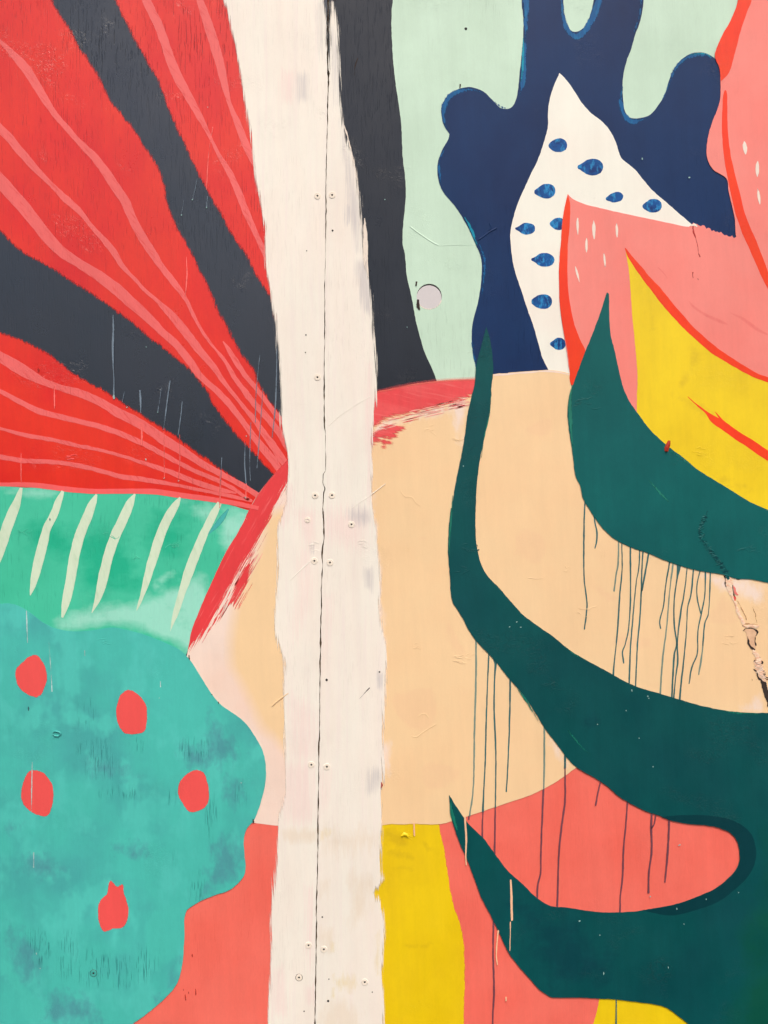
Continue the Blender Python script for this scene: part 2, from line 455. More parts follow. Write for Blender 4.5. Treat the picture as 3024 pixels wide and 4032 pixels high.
M['rim_hi'] = paint('bright teal blue glaze', (30, 142, 166), streak=(24, 100, 140), sf=(90, 20), tone=.12, dry=(6, 2, -1, 140, 40, .2), spec=.25)
M['cream'] = paint('cream paint', (252, 238, 222), blotch=(248, 232, 216), tone=.015)
M['seed'] = paint('seed blue paint', (14, 84, 146), streak=(48, 134, 188), sf=(75, 38), samt=(.5, .62), blotch=(14, 60, 116), bf=(18, 26), bamt=(.46, .6), tone=.12, spec=.25)
M['pink'] = paint('salmon pink paint', (248, 138, 126), blotch=(245, 130, 118), tone=.025)
M['orange'] = paint('orange paint', (243, 68, 24), blotch=(238, 56, 18), tone=.05, spec=.4)
M['yellow'] = paint('yellow paint', (240, 206, 34), blotch=(233, 197, 32), bf=(5, 4), tone=.03, scuff=.2, fields=(('dull', (222, 186, 36), .8, 26, 30),))
M['yellow_low'] = paint('golden yellow paint', (236, 200, 28), blotch=(229, 191, 32), bf=(5, 4), tone=.03, dry=(6, 2, 3, 100, 30, 0), fields=(('dull', (214, 176, 34), .8, 26, 30),))
M['deep'] = paint('deep green paint', (1, 83, 83), blotch=(1, 76, 79), bf=(3, 3), tone=.07, spec=.22, rough=.45, wrinkle=.3, fields=(('forest', (4, 84, 66), .8, 5, 5), ('gloom', (3, 62, 72), .6, 20, 20)))

M['deep_hi'] = paint('deep green paint upper leaf', (2, 99, 96), blotch=(2, 92, 91), bf=(3, 3), tone=.07, spec=.22, rough=.45, wrinkle=.3)

M['inky'] = paint('inky blue green paint', (1, 65, 70), tone=.06, spec=.15)
M['deep_edge'] = paint('bright green bristle edge', (22, 118, 100), tone=.15, dry=(6, 2, -1, 160, 14, 0))
M['drip'] = paint('green paint run', (58, 104, 104), tone=.12, bump=.1, wrinkle=0)
M['drip_faint'] = paint('thin green paint run', (122, 142, 128), tone=.1, bump=.1, wrinkle=0)
M['drip_dark'] = paint('dark paint run', (116, 72, 82), tone=.12, bump=.1, wrinkle=0)
M['drip_peach'] = paint('peach paint run', (246, 190, 150), tone=.05, wrinkle=0)
M['fleck'] = paint('pale fleck paint', (252, 226, 208), tone=.03, dry=(4, 1.2, 0, 160, 18, 0), opacity=.95)
M['scratch'] = paint('pale scratch', (112, 126, 138), tone=.2, dry=(3.2, 1.2, -.3, 60, 30, 0), wrinkle=0)
M['scratch_hi'] = paint('white scratch', (176, 206, 200), tone=.2, dry=(3.2, 1.2, -1.0, 60, 30, 0), wrinkle=0)
M['scratch_pink'] = paint('pale pink scratch', (242, 112, 104), tone=.1, dry=(3.2, 1.2, -.4, 60, 30, 0), wrinkle=0)










M['bluebit'] = paint('blue green glaze', (74, 178, 170), tone=.06, dry=(5, 3, 0, 90, 20, .5), opacity=.95)
M['charcoal_rag'] = paint('dark smudge', (40, 44, 50), tone=.1, dry=(9, 2, -5, 140, 22, 0), opacity=.8, wrinkle=0)
M['red_rag'] = paint('dark red crack line', (170, 42, 36), tone=.1, dry=(4, 1.5, 0, 120, 60, 0), opacity=.85, wrinkle=0)
M['pinkish'] = paint('dull rose smear', (232, 116, 108), dry=(8, 8, -3, 60, 60, .5), under='salmon pink paint')
M['dullwood'] = paint('dull peach bare patch', (232, 190, 152), blotch=(214, 168, 132), bf=(20, 40), tone=.06, bump=1.)
M['brownline'] = paint('brown crack line', (176, 124, 84), tone=.15, wrinkle=0, dry=(2.5, 1.2, 0, 120, 90, 0), opacity=.8)
M['crimson_dab'] = paint('crimson dab', (228, 84, 76), tone=.1, wrinkle=0, dry=(7, 3, 0, 140, 90, 0), opacity=.9)
M['strip_solid'] = paint('cream ridge paint', (246, 232, 216), tone=.018, wrinkle=0)
M['speck'] = paint('pale paint speck', (150, 186, 178), tone=.1, wrinkle=0)
M['tornpeach'] = paint('torn peach veneer', (248, 212, 182), blotch=(236, 184, 150), bf=(60, 90), bamt=(.45, .6), tone=.08, bump=1.2)
M['holewall_shade'] = paint('hole wall with painted shade', (26, 40, 36), tone=.2)  # shade inside the hole is put into the colour of its wall
M['streak_a'] = paint('crimson bristle streak', (232, 92, 92), tone=.08, wrinkle=0)
M['streak_b'] = paint('pale rose bristle streak', (246, 168, 152), tone=.08, wrinkle=0)
M['knob'] = paint('rust red paint', (196, 62, 28), blotch=(150, 40, 22), bf=(40, 40), tone=.1)
M['socket'] = plain('dark screw socket', (.012, .010, .009, 1), .8)
M['wood'] = plain('raw plywood edge', (.42, .29, .18, 1), .8, 0, .35)
M['tornwood'] = paint('torn blush veneer', (240, 196, 168), blotch=(214, 160, 128), bf=(30, 60), tone=.12, bump=1.4, dry=(9, 1.5, 2, 40, 90, 0))
M['crackdark'] = plain('dark crack shade', (.035, .022, .018, 1), .9)
M['back'] = plain('pale grey wall', (.66, .62, .62, 1), .7, 0, .02)

# ------------------------------------------------------------------ boards
def panel(x0, label):
    r = bpy.data.objects.new('plywood_panel', None); col.objects.link(r)
    r.location = P(x0, BY1); r.empty_display_size = .1
    r['label'] = label; r['category'] = 'plywood panel'; r['group'] = 'painted plywood panels of the mural wall'
    return r
LP = panel((BX0 + 1270) / 2, 'left painted plywood board with red striped petals, teal blob and coral dots')
RP = panel((BX1 + 1270) / 2, 'right painted plywood board with round hole, navy shape, dark green branches and paint drips')

def board(side, mat, parent):
    ys = _yy
    if side == 'l': edge = [(float(seam_l(y)), float(y)) for y in ys]; outer = [(BX0, BY1), (BX0, BY0)]; poly = edge + outer
    else: edge = [(float(seam_r(y)), float(y)) for y in ys]; outer = [(BX1, BY1), (BX1, BY0)]; poly = edge + outer
    loops = [poly]
    if side == 'r':
        hc = t(1, 1, (1145, 277))[0]
        loops.append([(hc[0] + 49.4 * math.cos(a), hc[1] + 49.4 * math.sin(a)) for a in np.linspace(0, 2*math.pi, 72, endpoint=False)])
    allp = sum(loops, []); fl = []; k = 0
    for l in loops: fl.append(list(range(k, k + len(l)))); k += len(l)
    vs, es, fs, *_ = delaunay_2d_cdt([Vector(p) for p in allp], [], fl, 2, 1e-4)
    V = [P(v[0], v[1], 0) for v in vs]; F = []; mi = []
    for f in fs:
        a = [vs[i] for i in f]
        ar = sum(a[i][0] * a[(i+1) % 3][1] - a[(i+1) % 3][0] * a[i][1] for i in range(3))
        F.append(tuple(f) if ar < 0 else tuple(reversed(f))); mi.append(0)
    TH = .012
    for li, l in enumerate(loops):
        b = len(V); n = len(l)
        V += [P(p[0], p[1], 0) for p in l] + [P(p[0], p[1], TH) for p in l]
        for i in range(n):
            j = (i + 1) % n
            F.append((b + i, b + j, b + n + j, b + n + i)); mi.append(1 + li)
    me = mesh_np('board', local(V, parent), F)
    o = new_obj('board', me, mat, parent)
    me.materials.append(M['wood']); me.materials.append(M['holewall_shade'])
    me.polygons.foreach_set('material_index', mi)
    return o
board('l', M['grey'], LP); board('r', M['mint'], RP)

# timber batten the two boards are screwed to, added to keep light out of the joint, and the pale wall that shows through the round hole
def box(name, x0, x1, y0, y1, z0, z1, mat):
    V = [(x, y, z) for x in (x0, x1) for y in (y0, y1) for z in (z0, z1)]
    me = mesh_np(name, V, [(0, 4, 5, 1), (2, 3, 7, 6), (0, 1, 3, 2), (4, 6, 7, 5), (1, 5, 7, 3), (0, 2, 6, 4)])
    return new_obj(name, me, mat)
zb = P(0, BY1)[2]
bt = box('added_batten', P(1160, 0)[0], P(1390, 0)[0], .0128, .058, zb, zb + 2.4, M['wood'])
bt['label'] = 'timber batten added to keep the joint of the two boards dark'; bt['category'] = 'batten'
wl_ = box('rear_wall', -9, 9, 3.2, 3.4, zb, zb + 3.0, M['back'])
wl_['label'] = 'pale pinkish grey wall seen through the round hole'; wl_['category'] = 'wall'

# ------------------------------------------------------------------ LEFT BOARD
brushed('painted_petal', [(230, -560)] + t(0, 0, (765, 0), (850, 190), (905, 290), (1010, 470), (1055, 570), (1120, 740), (1190, 900), (1290, 1110),
    (1350, 1230), (1440, 1390), (1540, 1560), (1610, 1659)) + t(0, 1, (1655, 90)) + t(1, 1, (60, 200), (120, 300), (140, 420), (200, 420)) +
    [(1140, 1000), (1080, 600), (1000, 200), (960, -560)], M['red'], 1, LP, label='red petal beside the cream band at the top')
brushed('painted_petal', [(-1380, -560), (60, -560)] + t(0, 0, (325, -20), (360, 60), (440, 180), (520, 320), (595, 430), (650, 530), (740, 690), (830, 800), (900, 900), (980, 1020),
    (1040, 1130), (1070, 1220), (1085, 1330), (1130, 1440), (1190, 1560), (1250, 1659)) + t(0, 1, (1290, 90), (1340, 190), (1410, 350), (1480, 480), (1560, 640), (1640, 750)) +
    t(1, 1, (50, 890), (110, 980), (190, 1090), (240, 1200), (240, 1380), (135, 1440), (60, 1360), (0, 1290)) +
    t(0, 1, (1560, 1190), (1480, 1090), (1400, 980), (1340, 870), (1240, 750), (1120, 650), (1000, 560), (900, 470), (740, 350), (580, 240), (480, 180), (330, 80), (185, 0)) +
    t(0, 0, (100, 1600), (0, 1500)) + [(-500, 560), (-1380, 100)], M['red'], 1.3, LP, label='large middle red petal crossed by three pink veins')
brushed('painted_petal', t(0, 1, (-1000, 250), (0, 520), (120, 560), (240, 620), (330, 670), (430, 750), (560, 840), (660, 890), (740, 940), (850, 1010), (990, 1100), (1130, 1190),
    (1300, 1310), (1450, 1420), (1560, 1490), (1680, 1575), (1720, 1659), (1600, 1720), (1300, 1700), (700, 1640), (0, 1600), (-2290, 1560), (-2290, 0)), M['red'], 1.6, LP,
    label='lowest red petal above the striped green leaf')
def veins(lst, lv, par=LP):
    for v in lst: stroke('petal_vein', v, M['vein'], lv, par, wob=1.1, step=8)
veins([
 t(0, 0, (-60, 215, 18), (0, 270, 22), (80, 350, 40), (170, 450, 60), (240, 560, 55), (300, 660, 48), (370, 760, 38), (440, 840, 38), (520, 930, 38), (600, 1010, 50), (660, 1080, 55),
   (740, 1200, 60), (820, 1320, 60), (870, 1440, 55), (930, 1550, 58), (1000, 1659, 52)) + t(0, 1, (1060, 90, 42), (1130, 180, 42), (1210, 290, 28), (1260, 390, 22), (1330, 520, 20),
   (1390, 600, 18), (1470, 700, 25), (1540, 820, 30), (1600, 900, 38)) + t(1, 1, (0, 975, 42), (100, 1085, 42), (180, 1190, 45), (230, 1280, 45)),
 t(0, 0, (-60, 770, 50), (0, 840, 55), (60, 900, 52), (150, 1010, 55), (240, 1110, 45), (330, 1200, 32), (430, 1300, 45), (520, 1380, 38), (600, 1480, 28), (680, 1570, 38), (745, 1650, 42)) +
   t(0, 1, (800, 80, 32), (880, 165, 22), (940, 230, 22), (1030, 310, 25), (1110, 390, 48), (1180, 470, 55), (1250, 560, 55), (1320, 650, 50), (1390, 730, 42), (1450, 820, 32),
   (1520, 910, 24), (1600, 1010, 26)) + t(1, 1, (0, 1080, 34), (60, 1165, 42), (130, 1260, 50), (190, 1350, 50), (220, 1400, 50)),
 t(0, 0, (-60, 1120, 85), (0, 1180, 88), (80, 1270, 85), (160, 1360, 85), (240, 1460, 78), (320, 1560, 76), (410, 1650, 66)) + t(0, 1, (530, 70, 60), (640, 140, 68), (760, 230, 75), (860, 320, 70),
   (960, 410, 62), (1060, 510, 48), (1150, 590, 48), (1230, 690, 52), (1310, 800, 42), (1400, 880, 38), (1480, 960, 42), (1560, 1060, 38), (1620, 1140, 38)) + t(1, 1, (0, 1195, 42), (60, 1270, 50), (130, 1355, 50), (165, 1410, 40)),
 t(0, 1, (1460, 575, 12), (1490, 620, 26), (1540, 700, 36), (1600, 790, 32)) + t(1, 1, (0, 860, 30), (80, 965, 32), (170, 1080, 36), (230, 1150, 36)),
], 2.2)
veins([
 t(0, 0, (930, -80, 45), (955, 0, 55), (1010, 110, 58), (1060, 230, 58), (1110, 380, 60), (1160, 500, 62), (1210, 590, 55), (1270, 700, 48), (1330, 810, 34), (1385, 920, 20), (1440, 1030, 28), (1500, 1130, 40),
   (1560, 1260, 44), (1610, 1390, 44)) + t(1, 0, (0, 1500, 36), (50, 1610, 34), (90, 1700, 34)),
 t(0, 0, (1285, -80, 40), (1305, 0, 45), (1350, 130, 58), (1400, 290, 62), (1440, 430, 58), (1470, 560, 42), (1500, 680, 26), (1550, 800, 42), (1600, 930, 48), (1659, 1060, 40), (1720, 1150, 36)),
], 1.8)
veins([
 t(0, 1, (-60, 630, 55), (0, 670, 62), (100, 730, 78), (200, 790, 68), (300, 840, 45), (400, 875, 42), (520, 910, 52), (640, 960, 52), (760, 1030, 60), (880, 1090, 62), (980, 1150, 62), (1080, 1220, 64),
   (1200, 1290, 55), (1320, 1370, 44), (1450, 1440, 38), (1580, 1510, 38), (1690, 1580, 36)),
 t(0, 1, (-60, 865, 26), (0, 895, 28), (120, 960, 32), (240, 1020, 38), (380, 1060, 36), (520, 1095, 32), (660, 1130, 36), (800, 1180, 36), (940, 1240, 32), (1050, 1300, 32), (1160, 1360, 28), (1280, 1420, 28),
   (1400, 1470, 28), (1520, 1530, 24), (1620, 1600, 22)),
 t(0, 1, (-60, 1128, 16), (0, 1140, 18), (150, 1180, 26), (350, 1215, 26), (500, 1250, 26), (650, 1280, 22), (800, 1320, 20), (950, 1370, 25), (1100, 1420, 32), (1250, 1480, 36), (1400, 1530, 36), (1540, 1562, 12)),
 t(0, 1, (-60, 1315, 30), (0, 1325, 32), (150, 1350, 30), (350, 1360, 28), (500, 1380, 28), (650, 1415, 28), (800, 1455, 32), (950, 1475, 32), (1100, 1500, 25), (1250, 1530, 22), (1400, 1560, 22), (1640, 1610, 22)),
], 2.4)
# striped green leaf
gtop = t(0, 1, (-2290, 1480), (-700, 1500), (0, 1518), (150, 1525), (300, 1530), (420, 1550), (600, 1565), (800, 1565), (1000, 1570), (1150, 1590), (1300, 1610), (1500, 1640))
shape('striped_leaf', gtop + t(0, 2, (1625, 15), (1560, 150), (1480, 280), (1400, 450), (1340, 580), (1290, 700), (1250, 810), (1215, 960), (1100, 1100), (0, 1100), (-2290, 1200)), M['green'], 3, LP, wob=1, fields={
      'pale': [(t(0, 2, (640, 640), (900, 590), (1040, 560), (1220, 440), (1330, 420), (1400, 700), (1300, 1000), (1100, 880), (850, 800), (420, 800), (330, 720)), 60), (t(0, 2, (1440, 0), (1700, 0), (1600, 180), (1470, 330), (1430, 240), (1440, 120)), 60),
               (t(0, 1, (-100, 1500), (420, 1530), (380, 1600), (0, 1580)), 50), (t(0, 2, (960, 560), (1200, 400), (1190, 370), (1000, 470)), 50), (t(0, 1, (1180, 1600), (1400, 1640), (1380, 1800), (1250, 1700)), 90)],
      'lush': [(t(0, 2, (120, 120), (500, 100), (800, 160), (900, 300), (980, 480), (850, 560), (560, 560), (520, 420), (200, 300)), 110), (t(0, 2, (1080, 480), (1250, 420), (1230, 600), (1060, 640)), 70), (t(0, 2, (900, 60), (1250, 60), (1180, 330), (950, 260)), 120)]},
      label='green leaf with pale slanting stripes under the red petal')
stroke('leaf_border', t(0, 1, (-2290, 1465, 26), (-700, 1488, 26), (0, 1506, 24), (150, 1506, 30), (300, 1518, 34), (420, 1535, 34), (600, 1550, 32), (800, 1550, 32), (1000, 1552, 36), (1150, 1572, 36), (1300, 1592, 34), (1500, 1622, 32), (1690, 1660, 26)),
       M['veinflat'], 4, LP, wob=.5, cap=False)
for d in ([(140, 1528, 18), (112, 1620, 52), (80, 1700, 68), (45, 1790, 70), (10, 1910, 62), (-30, 2040, 42), (-60, 2140, 5)],
          [(412, 1548, 18), (385, 1610, 44), (355, 1700, 50), (310, 1790, 54), (275, 1920, 62), (240, 2060, 60), (215, 2170, 36), (198, 2230, 3)],
          [(632, 1570, 12), (605, 1630, 50), (570, 1720, 62), (525, 1830, 65), (490, 1960, 66), (465, 2110, 64), (435, 2260, 56), (408, 2375, 12)],
          [(882, 1568, 12), (850, 1630, 54), (810, 1720, 64), (755, 1840, 64), (710, 1970, 64), (675, 2110, 64), (640, 2250, 42), (600, 2345, 4)],
          [(1178, 1590, 10), (1145, 1645, 48), (1090, 1740, 60), (1040, 1860, 62), (1000, 1990, 60), (965, 2110, 48), (930, 2230, 28), (893, 2328, 3)],
          [(1436, 1626, 30), (1400, 1690, 48), (1340, 1810, 54), (1290, 1930, 60), (1240, 2060, 64), (1190, 2210, 46), (1150, 2340, 36), (1113, 2465, 3)]):
    stroke('leaf_stripe', t(0, 1, *d), M['cream_dash'], 4.4, LP, wob=1, cap=False)
stroke('blue_brush_mark', t(0, 2, (1490, 10, 10), (1450, 70, 34), (1400, 130, 26), (1365, 170, 6)), M['bluebit'], 4.2, LP)
# lower left field and blush disc
shape('coral_field', t(0, 3, (1300, 380), (1659, 396)) + t(1, 3, (165, 420), (260, 430), (250, 2890)) + [(300, 4744), (200, 4100), (500, 3600), (600, 3300)], M['coral'], 1, LP, wob=.8)
shape('pale_disc', t(1, 1, (300, 1250), (225, 1345), (130, 1442), (20, 1580)) + t(0, 2, (1622, 20), (1480, 280), (1400, 450), (1340, 580), (1290, 700), (1250, 810), (1228, 930), (1200, 1100), (1350, 1600)) +
      t(0, 3, (1500, 200), (1580, 396)) + t(1, 3, (0, 398), (165, 418), (300, 425), (300, -400)) + t(1, 2, (330, 0)), M['blush'], 2.5, LP, wob=.8, label='pale pink disc behind the cream band')
brushed('peach_patch', t(1, 2, (95, 60), (60, 200), (15, 330), (-60, 500), (-120, 700), (-145, 900), (-140, 1040), (-80, 1140), (0, 1290), (60, 1430), (150, 1510), (270, 1640), (300, 800), (250, 0)), M['peach_soft'], 2.6, LP, margin=40)
_outer = t(1, 1, (330, 1200), (225, 1340), (130, 1440), (20, 1580)) + t(0, 2, (1625, 15))
brushed('crimson_arc', _outer + t(0, 2, (1520, 130), (1440, 260), (1360, 430), (1300, 560), (1250, 690), (1200, 820), (1190, 945), (1222, 960), (1270, 900), (1370, 790), (1425, 700), (1480, 590), (1550, 470), (1640, 300)) +
    t(1, 2, (40, 200), (110, 90), (135, 0)) + t(1, 1, (175, 1600), (230, 1500), (330, 1420)), M['crimson_l'], 2.75, LP, margin=50, calm=_outer, label='crimson brush arc along the edge of the pale disc')
brushed('crimson_arc', t(0, 2, (1640, 380), (1610, 530), (1540, 650), (1490, 630), (1530, 500), (1590, 370)), M['crimson_l'], 2.85, LP, margin=40)
rf = random.Random(8)
for i in range(46):
    u = rf.random(); x = np.interp(u, [0, 1], [1640, 1400]) ; y = np.interp(u, [0, .5, 1], [330, 560, 760])
    x += rf.uniform(-30, 60) * (1 - u * .5); L = rf.uniform(40, 120)
    stroke('bristle_streak', t(0, 2, (x + L * .45, y - L * .8, 1.5), (x + L * .2, y - L * .35, rf.uniform(3, 8)), (x, y, 1.5)), M['streak_a'] if i % 2 else M['streak_b'], 2.8, LP, wob=.8)
shape('teal_blob', [(-1380, 2500), (-600, 2450)] + t(0, 2, (0, 625), (90, 628), (180, 670), (280, 745), (380, 790), (480, 805), (600, 800), (730, 780), (850, 800), (980, 840), (1100, 890), (1180, 930), (1240, 990), (1300, 1080), (1380, 1210),
    (1450, 1290), (1540, 1350), (1600, 1400), (1659, 1480)) + t(1, 2, (50, 1570), (75, 1659)) + t(1, 3, (77, 120), (55, 230), (0, 380)) + t(0, 3, (1615, 430), (1595, 500), (1598, 600), (1606, 690), (1590, 750),
    (1500, 835), (1400, 870), (1290, 920), (1215, 980), (1205, 1150), (1195, 1300), (1160, 1440), (1080, 1540), (1000, 1610), (940, 1659)) + [(300, 4200), (60, 4744), (-1380, 4744)], M['teal'], 7, LP, wob=1, corners=set(), fields={'worn': [(q_, 90) for q_ in (t(0, 2, (1310, 1260), (1420, 1380), (1540, 1500), (1600, 1620), (1580, 1659), (1280, 1659), (1330, 1480)),
    t(0, 2, (1180, 1540), (1400, 1560), (1450, 1700), (1200, 1700)),
    t(0, 3, (1480, 80), (1600, 160), (1560, 330), (1500, 290), (1440, 180)), t(0, 3, (560, -20), (800, 10), (900, 90), (760, 110), (560, 70)),
    t(0, 3, (700, 520), (1000, 540), (960, 640), (780, 620)), t(0, 3, (150, 600), (380, 620), (420, 700), (240, 790), (140, 720)),
    t(0, 3, (1380, 520), (1580, 480), (1590, 720), (1400, 860), (1300, 900), (1350, 700)),
    t(0, 3, (20, 1020), (300, 1250), (250, 1420), (150, 1470), (80, 1300)), t(0, 3, (1150, 1260), (1200, 1300), (1160, 1440), (1060, 1560), (960, 1620), (1100, 1400)),
    t(0, 3, (300, 1480), (600, 1560), (700, 1700), (300, 1700)), t(0, 3, (30, 400), (120, 380), (140, 460), (60, 480)))],
    'grained': [(t(0, 2, (530, 1250), (620, 1250), (620, 1460), (530, 1460)), 30), (t(0, 2, (510, 1530), (720, 1530), (720, 1659), (510, 1659)), 30), (t(0, 2, (850, 1480), (950, 1480), (950, 1590), (850, 1590)), 30), (t(0, 2, (1180, 1520), (1400, 1520), (1400, 1640), (1180, 1640)), 30), (t(0, 3, (1060, 180), (1150, 180), (1150, 290), (1060, 290)), 30), (t(0, 3, (1340, 210), (1410, 210), (1410, 520), (1340, 520)), 30), (t(0, 3, (1250, 700), (1340, 700), (1340, 930), (1250, 930)), 30), (t(0, 3, (180, 1100), (330, 1100), (330, 1310), (180, 1310)), 30), (t(0, 3, (390, 1120), (490, 1120), (490, 1340), (390, 1340)), 30), (t(0, 3, (560, 1220), (650, 1220), (650, 1480), (560, 1480)), 30), (t(0, 3, (700, 1260), (860, 1260), (860, 1480), (700, 1480)), 30), (t(0, 3, (880, 1220), (1010, 1220), (1010, 1360), (880, 1360)), 30), (t(0, 3, (560, -20), (760, -20), (760, 90), (560, 90)), 30), (t(0, 3, (1110, 600), (1150, 600), (1150, 680), (1110, 680)), 30), (t(0, 3, (1540, 130), (1600, 130), (1600, 300), (1540, 300)), 30), (t(0, 3, (400, 1280), (1000, 1280), (1000, 1420), (400, 1420)), 30), (t(0, 3, (650, 180), (940, 180), (940, 240), (650, 240)), 30)],
    'fresh': [(t(0, 3, (-40, 1180), (60, 1300), (200, 1480), (290, 1580), (280, 1700), (180, 1700), (100, 1500), (-40, 1330)), 16), (t(0, 3, (1180, 900), (980, 990), (950, 1200), (1000, 1350), (1170, 1250), (1200, 1000)), 20), (t(0, 3, (660, 500), (1000, 520), (960, 535), (680, 520)), 14)]},
    label='large teal blob with coral red dots')
for q in ([(240, 963), (282, 1010), (305, 1080), (300, 1150), (262, 1222), (240, 1234), (180, 1212), (130, 1170), (108, 1110), (112, 1050), (150, 1012), (190, 975)],
          [(840, 1190), (890, 1208), (940, 1262), (960, 1330), (950, 1440), (925, 1468), (820, 1468), (780, 1420), (762, 1340), (770, 1280), (800, 1213)],
          [(205, 1714), (280, 1729), (330, 1789), (348, 1849), (340, 1939), (310, 2007), (230, 1994), (170, 1949), (142, 1889), (150, 1809), (180, 1739)],
          [(1280, 1714), (1330, 1729), (1347, 1769), (1361, 1859), (1350, 1939), (1300, 1974), (1240, 1981), (1200, 1929), (1168, 1869), (1175, 1799), (1220, 1739)],
          [(722, 2436), (748, 2458), (768, 2478), (800, 2459), (808, 2519), (825, 2559), (838, 2639), (825, 2709), (790, 2742), (740, 2742), (682, 2762), (650, 2699), (642, 2639), (655, 2569), (702, 2519)]):
    brushed('coral_dot', t(0, 2, *q), M['dot'], 7.8, LP, margin=10, h=5, step=8, corners=set())

# cream band, left half
edge_l = (t(0, 0, (1455, -930), (1465, 0), (1500, 100), (1522, 200), (1552, 330), (1577, 480), (1602, 600), (1622, 740), (1642, 880)) + t(1, 0, (2, 1060), (18, 1180), (45, 1280), (62, 1400), (76, 1500)) +
    t(1, 1, (72, -60), (90, 100), (115, 200), (132, 330), (150, 450), (162, 600), (178, 750), (188, 900), (186, 1080), (212, 1250), (230, 1340), (226, 1500), (215, 1659)) +
    t(1, 2, (165, 120), (163, 300), (160, 450), (152, 620), (142, 750), (165, 880), (205, 1010), (198, 1250), (206, 1400), (210, 1659)) +
    t(1, 3, (212, 200), (172, 380), (162, 500), (150, 640), (140, 750), (125, 930), (117, 1100), (115, 1300), (110, 1500), (100, 1659), (90, 2890)))
brushed('cream_band', edge_l + [(1700, 4744), (1700, 1000), (1350, 400)] + t(1, 0, (480, 330), (462, 120), (450, 0), (440, -930)), M['strip'], 9, LP, margin=42, h=8, side='l', label='cream painted band left of the joint', fields={
    'rosy': [(t(1, 0, (180, 450), (270, 460), (262, 690), (180, 685)), 50), (t(1, 2, (300, 250), (370, 250), (390, 560), (260, 900), (250, 600)), 80), (t(1, 3, (330, 800), (400, 800), (400, 1300), (350, 1400)), 50),
             (t(1, 2, (230, 0), (420, 0), (430, 160), (370, 330), (290, 160)), 70), (t(1, 2, (230, 1200), (420, 1300), (420, 1659), (230, 1659)), 110), (t(1, 3, (120, 1350), (200, 1300), (230, 1659), (110, 1659)), 60), (t(1, 3, (180, 0), (410, 0), (400, 400), (180, 400)), 90),
             (t(1, 3, (330, 1450), (400, 1450), (400, 1600), (340, 1580)), 40), (t(1, 1, (100, 1500), (260, 1500), (260, 1659), (220, 1800), (160, 1800)), 50)],
    'ashen': [(t(1, 0, (270, 470), (360, 470), (365, 670), (280, 680)), 60), (t(1, 0, (400, 0), (455, 0), (470, 420), (440, 400), (410, 200)), 50), (t(1, 2, (350, 220), (400, 230), (400, 300), (370, 310)), 30)],
    'tan': [(t(1, 3, (170, 440), (420, 440), (420, 520), (170, 520)), 40)]})
# runs and scratches, left
for c, r, q in ((0, 1, [(740, 400, 6), (742, 500, 14), (738, 620, 14), (742, 760, 5), (746, 830, 5), (744, 900, 10), (748, 945, 14)]), (0, 1, [(1112, 828, 8), (1095, 950, 9), (1070, 1150, 5)]),
                (0, 1, [(1056, 870, 5), (1045, 950, 5), (1032, 1035, 7)]), (0, 1, [(1192, 965, 6), (1180, 1080, 6), (1165, 1185, 4)]), (0, 1, [(915, 890, 12), (920, 960, 12), (920, 1040, 6)]),
                (0, 1, [(815, 900, 5), (800, 970, 4)]), (0, 1, [(1450, 1330, 5), (1445, 1420, 5), (1440, 1560, 3)]), (0, 1, [(1602, 1230, 5), (1600, 1380, 8), (1608, 1500, 6)]),
                (0, 1, [(1640, 1100, 5), (1632, 1350, 6), (1636, 1480, 4)]), (1, 1, [(40, 660, 4), (15, 900, 6), (10, 1100, 5)]), (1, 1, [(60, 880, 4), (40, 1150, 5), (20, 1400, 6)]),
                (1, 1, [(150, 560, 5), (148, 800, 9), (140, 1000, 9), (120, 1200, 4)]), (0, 0, [(1288, 1170, 4), (1275, 1240, 4), (1260, 1305, 6)]), (0, 0, [(1202, 1310, 3), (1187, 1405, 5)]),
                (0, 0, [(1357, 1285, 4), (1350, 1358, 7)]), (0, 2, [(175, 670, 6), (178, 760, 12), (182, 880, 8)]), (0, 2, [(320, 860, 3), (332, 1020, 6), (342, 1200, 8)]), (0, 2, [(555, 930, 8), (556, 965, 8)]),
                (0, 3, [(222, 590, 9), (223, 640, 6), (222, 684, 10)]), (0, 3, [(212, 0, 6), (210, 120, 9), (208, 320, 6)]), (0, 2, [(1050, 1130, 4), (1050, 1170, 9)])):
    stroke('scratch', t(c, r, *q), (M['scratch_hi'] if r > 1 else M['scratch']), 8.2, LP, wob=.5, cap=False)
for c, r, q in ((0, 1, [(356, 860, 7), (358, 940, 10), (358, 1010, 6)]), (0, 1, [(925, 1110, 8), (928, 1180, 12), (925, 1250, 10)]), (0, 0, [(1392, 830, 5), (1365, 1000, 6), (1350, 1240, 6)]),
                (0, 1, [(140, 1300, 5), (140, 1450, 7), (142, 1490, 4)]), (0, 1, [(1175, 1180, 4), (1175, 1380, 7), (1165, 1480, 4)]), (0, 1, [(1220, 20, 5), (1222, 150, 8), (1212, 280, 5)]), (0, 1, [(1440, 1440, 8), (1440, 1560, 10), (1435, 1659, 5)]),
                (0, 1, [(1072, 1160, 4), (1075, 1460, 5)]), (0, 1, [(1610, 1500, 8), (1606, 1600, 10)])):
    stroke('scratch', t(c, r, *q), M['scratch_pink'], 8.2, LP, wob=.5, cap=False)

